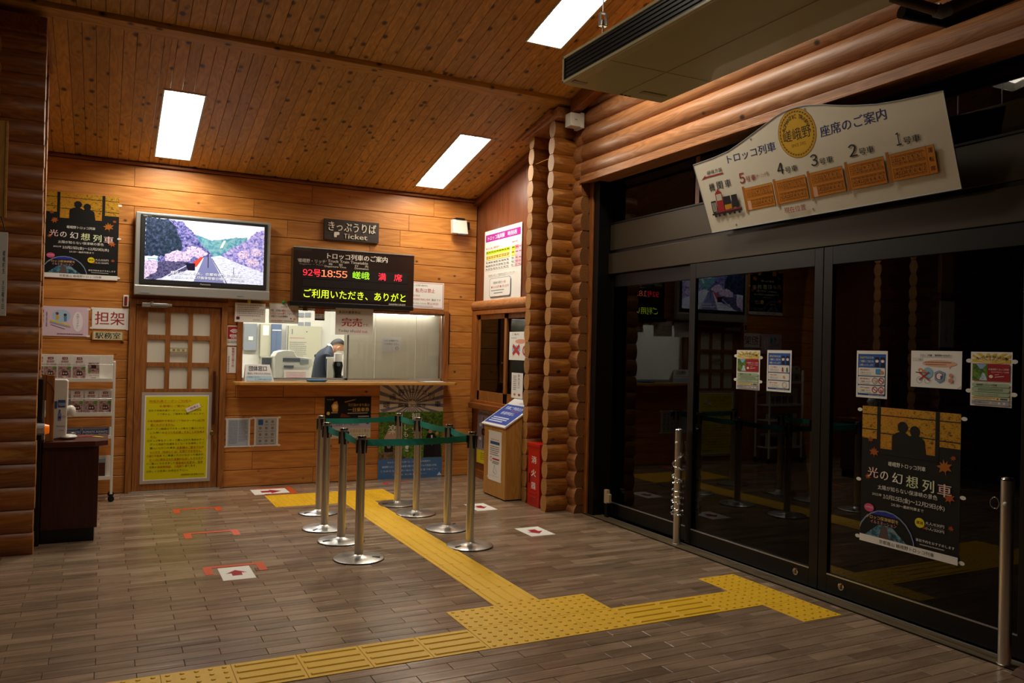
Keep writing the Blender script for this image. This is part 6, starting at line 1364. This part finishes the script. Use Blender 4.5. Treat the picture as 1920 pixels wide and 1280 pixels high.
for j in range(11): tile(2.060, 4.245+.3*j, 'bary', .3, .3004)
for i in range(3):
    for j in range(2): tile(1.758+.304*i, 3.64+.303*j, 'dot', .304, .303)
for i in range(4): tile(.557+.30*i, 3.64, 'barx', .3, .30)
for i in range(3): tile(.557-.30*(i+1), 3.64, 'dot' if i < 2 else 'barx', .3, .30)
for i in range(2): tile(2.67+.297*i, 3.64, 'barx', .297, .303)
tile(3.264, 3.64, 'dot', .291, .303)
for j in range(3): tile(3.555, 3.32+.305*j, 'dot', .300, .305)

def mark(label, x0, y0, w, h, arrow, rot=0.):
    u = {'up': [(0, -1), (.9, 0), (.42, 0), (.42, .8), (-.42, .8), (-.42, 0), (-.9, 0)]}['up']
    c_, s_ = math.cos(math.radians(arrow)), math.sin(math.radians(arrow)); r = min(w, h)*.37
    pts = [(.5+(x*c_-y*s_)*r/w, .5+(x*s_+y*c_)*r/h) for x, y in u]
    sheet('floor_arrow', label, 'floor sticker', 'F', Vector((x0, y0+h, .0008)), w, h, [('p', pts, '#a3242e')], base='paper', th=.0006, rot=rot, group='arrow stickers on the floor')
mark('white floor sticker with a red arrow inside the nearest orange bracket, left of the queue', .700, 5.335, .20, .305, 0)
mark('white floor sticker with a red arrow pointing right, near the staff door', 1.352, 8.225, .345, .30, 90)
mark('white floor sticker with a red arrow partly behind the nearest right queue post', 3.095, 6.77, .205, .325, 180)
mark('white floor sticker with a red arrow alone on the floor before the glass doors', 3.085, 5.70, .22, .305, 180)
def bracket(label, x0, x1, y, leg, mat='tape', rightward=None, wd=.04):
    m = MB(); z0, z1 = .0004, .0014
    if rightward is None:
        m.box(x0, y-.045, z0, x1, y, z1); m.box(x0, y-leg, z0, x0+.052, y-.045, z1); m.box(x1-.052, y-leg, z0, x1, y-.045, z1)
    tag(m.build('floor_bracket', mat), label, 'floor tape', 'orange tape brackets on the floor')
bracket('orange tape bracket on the floor farthest from the viewer, before the staff door', .573, .97, 7.755, .18)
bracket('orange tape bracket on the floor between the other two, left of the queue', .579, .983, 6.765, .19)
bracket('orange tape bracket on the floor around the nearest white arrow sticker', .612, 1.0, 5.705, .205)
m = MB(); m.box(1.42, 8.545, .0004, 1.765, 8.59, .0014); m.box(1.71, 8.245, .0004, 1.765, 8.545, .0014); m.box(1.45, 8.20, .0004, 1.765, 8.245, .0014)
tag(m.build('floor_bracket', 'tape'), 'orange tape bracket around the right-pointing arrow near the ticket wall', 'floor tape', 'orange tape brackets on the floor')
m = MB(); m.box(2.74, 8.505, .0004, 3.05, 8.535, .0014); m.box(2.74, 8.40, .0004, 2.785, 8.505, .0014)
tag(m.build('floor_bracket', 'tape_red'), 'red tape mark on the floor in front of the banner', 'floor tape')

# ================================================================== LEFT CORNER: COUNTER, RACK
t = thing('reception_counter', 'dark mahogany laminate counter beside the left log wall', 'counter', (-.385, 6.75, 0))
m = MB(); m.box(0, 0, .10, .365, .45, .70); m.build('body', 'mahog_z', t, bevel=.002)
m = MB(); m.box(.0, .015, 0, .345, .44, .10); m.build('plinth', 'black', t)
m = MB(); m.prism([(.0, -.02, .70), (.34, -.02, .70), (.425, .05, .70), (.425, .47, .70), (0, .47, .70)], (0, 0, .042)); m.build('worktop', 'mahog_x', t, bevel=.006, seg=3)
t = thing('black_panel', 'tall thin black panel between the log wall and the dark counter', 'panel', (-.445, 6.70, 0))
m = MB(); m.box(0, 0, 0, .055, .30, 1.20); m.build('board', 'black', t, bevel=.004)
m = MB(); m.box(.014, -.004, .42, .020, .0, .62); m.box(.014, -.004, .70, .024, .0, .74); m.build('reflector', 'alu', t)
a, b = at(86, 703, 1, 6.78), at(98, 827, 1, 6.78)
t = thing('wooden_post', 'upright wooden board on the counter beside the white dispenser', 'post', (a.x+.006, 6.76, .742))
m = MB(); m.box(0, 0, 0, b.x-a.x, .05, a.z-.742); m.build('board', 'door_z', t, bevel=.003)
m = MB(); m.box(-.03, .005, .30, .012, .03, a.z-.742+.005); m.build('batten', 'door_z', t, bevel=.002)
m = MB(); m.tube([(.0, -.004, .44), (.03, -.006, .42), (.05, -.005, .36), (.045, -.004, .28)], .0025, 6); m.build('cable', 'black', t)
a = at(68, 791, 1, 6.66)
t = thing('siren_lamp', 'grey and amber warning lamp fixed beside the wooden board', 'warning lamp', (a.x, 6.64, a.z-.095))
m = MB(); m.cyl((0, .0, .045), (.055, .0, .045), .044, .040, 24); m.build('housing', 'grey1', t, bevel=.003)
m = MB(); m.cyl((.055, 0, .045), (.082, 0, .045), .038, .030, 24); m.build('amber_lens', 'amber', t, bevel=.004)
m = MB(); m.box(.01, -.050, .02, .05, -.040, .06); m.build('button', 'silver', t, bevel=.002)
m = MB(); m.box(.01, .03, .0, .045, .07, .09); m.build('mount', 'black', t)
# sanitiser dispenser
a, b = at(97, 711, 1, 6.90), at(125, 823, 1, 6.90)
t = thing('sanitiser_dispenser', 'white hand sanitiser dispenser tower on the counter', 'dispenser', (a.x, 6.88, .742)); w_ = b.x-a.x; h_ = a.z-.742
m = MB(); m.prism([(0, 0, 0), (w_*.96, 0, .02), (w_, 0, h_*.97), (w_*.9, 0, h_), (0.0, 0, h_)], (0, .11, 0)); m.build('tower', 'white', t, bevel=.008, seg=3)
pm, ms = draw([('r', .12, .36, .40, .48, '#3c5a9a'), ('r', .45, .34, .92, .46, '#3c5a9a'), ('t', '手指消毒', .48, .385, .90, .44, '#eef0f4', .02), ('t', 'Hand Sanitizer', .40, .76, .95, .785, '#5a6a98', 0), ('rr', .48, .56, .68, .68, '#8a9ac0', .03), ('r', .52, .50, .62, .56, '#5a6a98'), ('r', .49, .61, .67, .65, '#3c5a9a'), ('o', .82, .62, .09, .02, '#5a6a98'), ('t', 'Touchless', .55, .83, .85, .85, '#5a6a98', 0)], w_*.95, h_, .002)
pr = pm.build('print', ms, t); pr.matrix_local = Matrix(((1, 0, 0, 0), (0, 0, -1, -.0005), (0, 1, 0, h_), (0, 0, 0, 1)))
m = MB(); q = at(127, 771, 1, 6.90); m.ellipsoid((w_+.02, .05, q.z-.742), (.035, .045, .045), 18, 12); m.build('nozzle', 'white', t)
m = MB(); m.ellipsoid((w_+.01, .04, .018), (.06, .07, .018), 18, 8); m.build('drip_foot', 'white', t)
m = MB(); m.ellipsoid((w_+.02, .11, .03), (.05, .05, .02), 14, 8); m.build('black_drip_tray', 'black', t)  # flat black ellipsoid behind the drip foot
for i, (px, py, w_, h_, c_, rz, lb) in enumerate(((118, 822, .16, .09, '#9a6a62', .1, 'pinkish paper lying on the counter before the dispenser'), (160, 817, .10, .07, '#a8424a', -.1, 'folded red paper at the back of the counter'), (184, 818, .10, .03, '#d9c93a', -.9, 'narrow yellow slip on the counter top'))):
    q = at(px, py, 2, .744); m = MB(); m.box(-w_/2, -h_/2, 0, w_/2, h_/2, .002); o = m.build('paper_slip', pc(c_)); o.location = (min(q.x, .0), min(q.y, 7.10), .7425); o.rotation_euler = (0, 0, rz); tag(o, lb, 'paper')
# brochure rack
RX0, RX1, RY, RZ = -.53, .095, 8.30, 1.29
t = thing('brochure_rack', 'white wheeled brochure rack against the planks beside the staff door', 'rack', (RX0, RY, 0)); w_ = RX1-RX0
m = MB()
for x in (0, w_-.022): m.box(x, 0, .07, x+.022, .022, RZ); m.box(x, .26, .07, x+.022, .282, RZ)
m.build('frame', 'white', t, bevel=.003)
shelves = [(RZ-.22, .215), (.885, .20), (.66, .13), (.36, .10)]
rack_z = [at(180, y, 1, RY).z for y in (716, 780, 823, 900)]
hts = [.235, .235, .09, .20]
for z, hh in zip(rack_z, hts):
    m = MB(); m.box(.022, .0, z, w_-.022, .25, z+.012); m.box(.022, -.004, z, w_-.022, .0, z+.035); m.box(.022, .085, z, w_-.022, .09, z+hh+.01); m.build('shelf', 'white', t, bevel=.002)
m = MB()
for z, hh in zip(rack_z[:2], hts): m.cyl((.022, -.012, z+hh*.68), (w_-.022, -.012, z+hh*.68), .003, n=6)
m.build('retaining_wire', 'alu', t)
for x in (.011, w_-.011):
    for y in (.011, .27):
        m = MB(); m.cyl((x, y-.010, .028), (x, y+.010, .028), .028, n=16); m.build('caster', 'rubber', t); m = MB(); m.box(x-.008, y-.014, .02, x+.008, y+.014, .072); m.build('caster_fork', 'black', t)
BRO = [('r', .30, .03, .70, .13, '#8f2430'), ('t', '京都', .36, .05, .64, .115, '#f4ece4', .02), ('t', '嵯峨野', .22, .17, .78, .26, '#9a3a42', .01), ('t', 'トロッコ列車', .08, .29, .92, .37, '#9a3a42', .01), ('r', .03, .42, .97, .98, 'M:monkey'), ('rr', .30, .62, .72, .80, '#3a2220', .05), ('c', .42, .71, .06, '#d8c0b8', .04), ('c', .60, .71, .06, '#d8c0b8', .04), ('c', .50, .86, .12, '#d6b8b0', .06), ('c', .82, .48, .14, '#5aa03c', .06)]
def brochure(x0, z0, w, h, label, grp, flip=False):
    m = MB(); m.box(0, 0, 0, w, .012, h); o = m.build('brochure', 'paper'); o.location = (x0, RY-.006+.04, z0); tag(o, label, 'brochure', grp)
    els = BRO if not flip else [('r', .05, .25, .95, .70, 'M:monkey'), ('rr', .3, .35, .7, .5, '#3a2220', .05), ('c', .2, .6, .12, '#5aa03c', .06), ('t', 'サガノ トロッコ', .1, .76, .9, .83, '#9a3a42'), ('t', '時刻表', .3, .87, .7, .95, '#9a3a42')]
    pm, ms = draw(els, w, h, .001); pr = pm.build('print', ms, o); pr.matrix_local = Matrix(((1, 0, 0, 0), (0, 0, -1, -.0005), (0, 1, 0, h), (0, 0, 0, 1)))
    return o
def rackpx(px): return at(px, 700, 1, RY+.03).x
ordn = ['leftmost', 'second', 'third', 'fourth', 'fifth']
for r_, (spans, z) in enumerate((([(76, 81), (81.5, 107), (108.5, 134), (136, 161), (164, 187)], rack_z[0]), ([(108, 130), (134, 158), (160, 185.5), (187, 210.5)], rack_z[1]))):
    for i, (a, b) in enumerate(spans):
        xa, xb = rackpx(a), rackpx(b)
        lb = ('%s train brochure on the %s tier of the white rack, counted from the log wall' % (ordn[i], ('top', 'second')[r_])) if not (r_ == 0 and i == 4) else 'brochure with its picture in the middle at the right of the top rack tier'
        brochure(xa, z+.014, xb-xa, .215, lb, 'train brochures in the white rack', r_ == 0 and i == 4)
m = MB(); xa, xb = rackpx(188), rackpx(213)
for i, (a, b) in enumerate(((108, 155.5), (157, 208))):
    xa, xb = rackpx(a), rackpx(b); m = MB(); m.box(0, 0, 0, xb-xa, .014, .085); o = m.build('booklet', pc('#3a4f78')); o.location = (xa, RY+.034, rack_z[2]+.02)
    tag(o, ('left' if i == 0 else 'right')+' blue ROMANTIC TRAIN booklet on the third tier of the white rack', 'booklet', 'blue booklets in the white rack')
    pm, ms = draw([('r', .02, .06, .98, .94, '#e4e6ea'), ('r', .03, .1, .97, .9, '#3a4f78'), ('t', 'ROMANTIC ROMANTIC', .05, .36, .95, .60, '#eceef2', .03), ('t', 'TRAIN      TRAIN', .12, .68, .9, .86, '#eceef2', .03), ('g', .08, .16, .92, .28, 1, '#aab4c8')], xb-xa, .085, .001)
    pr = pm.build('print', ms, o); pr.matrix_local = Matrix(((1, 0, 0, 0), (0, 0, -1, -.0005), (0, 1, 0, .085), (0, 0, 0, 1)))
t = thing('cardboard_box', 'dark box with a grey top on the lowest tier of the white rack', 'box', (RX0+.30, RY+.035, rack_z[3]+.0125))
m = MB(); m.box(0, 0, 0, .26, .2, .14); m.build('carton', 'mahog_x', t, bevel=.003); m = MB(); m.box(-.003, -.003, .14, .263, .203, .18); m.build('lid', 'grey1', t, bevel=.003)

# ---- boards at the far left on the crossing log ends
a, b = at(-60, 218, 1, 6.30), at(11, 408, 1, 6.30)
t = thing('wall_board', 'edge of a tall plain wooden board at the upper left', 'board', (a.x, 6.295, b.z))
m = MB(); m.box(0, 0, 0, b.x-a.x, .04, a.z-b.z); m.build('board', 'pine_z', t, bevel=.003); m = MB(); m.box(b.x-a.x-.012, -.006, 0, b.x-a.x, 0.001, a.z-b.z); m.build('edge_strip', 'pine_x', t)
a, b = at(-70, 430, 1, 6.30), at(11, 592, 1, 6.30)
sheet('wall_sign', 'edge of a white sign with black vertical writing at the left', 'sign', 'T', Vector((a.x, 6.30, a.z)), b.x-a.x, a.z-b.z, [('t', '嵯\n峨\n町\n生\n\n９\n日\n曜\n今\n日', .90, .22, .955, .92, '#1c1a18', .02), ('c', .96, .03, .008, '#2a2826'), ('c', .93, .97, .008, '#2a2826'), ('t', 'ト\nロ\nッ\nコ\n列\n車', .5, .15, .62, .9, '#1c1a18', .02)], base='white', th=.02)
m = MB(); m.tube([at(2, 405, 1, 6.28), at(6, 418, 1, 6.28), at(9, 432, 1, 6.28)], .004, 6); tag(m.build('cable', 'black'), 'short black cable between the wooden board and the white sign', 'cable')
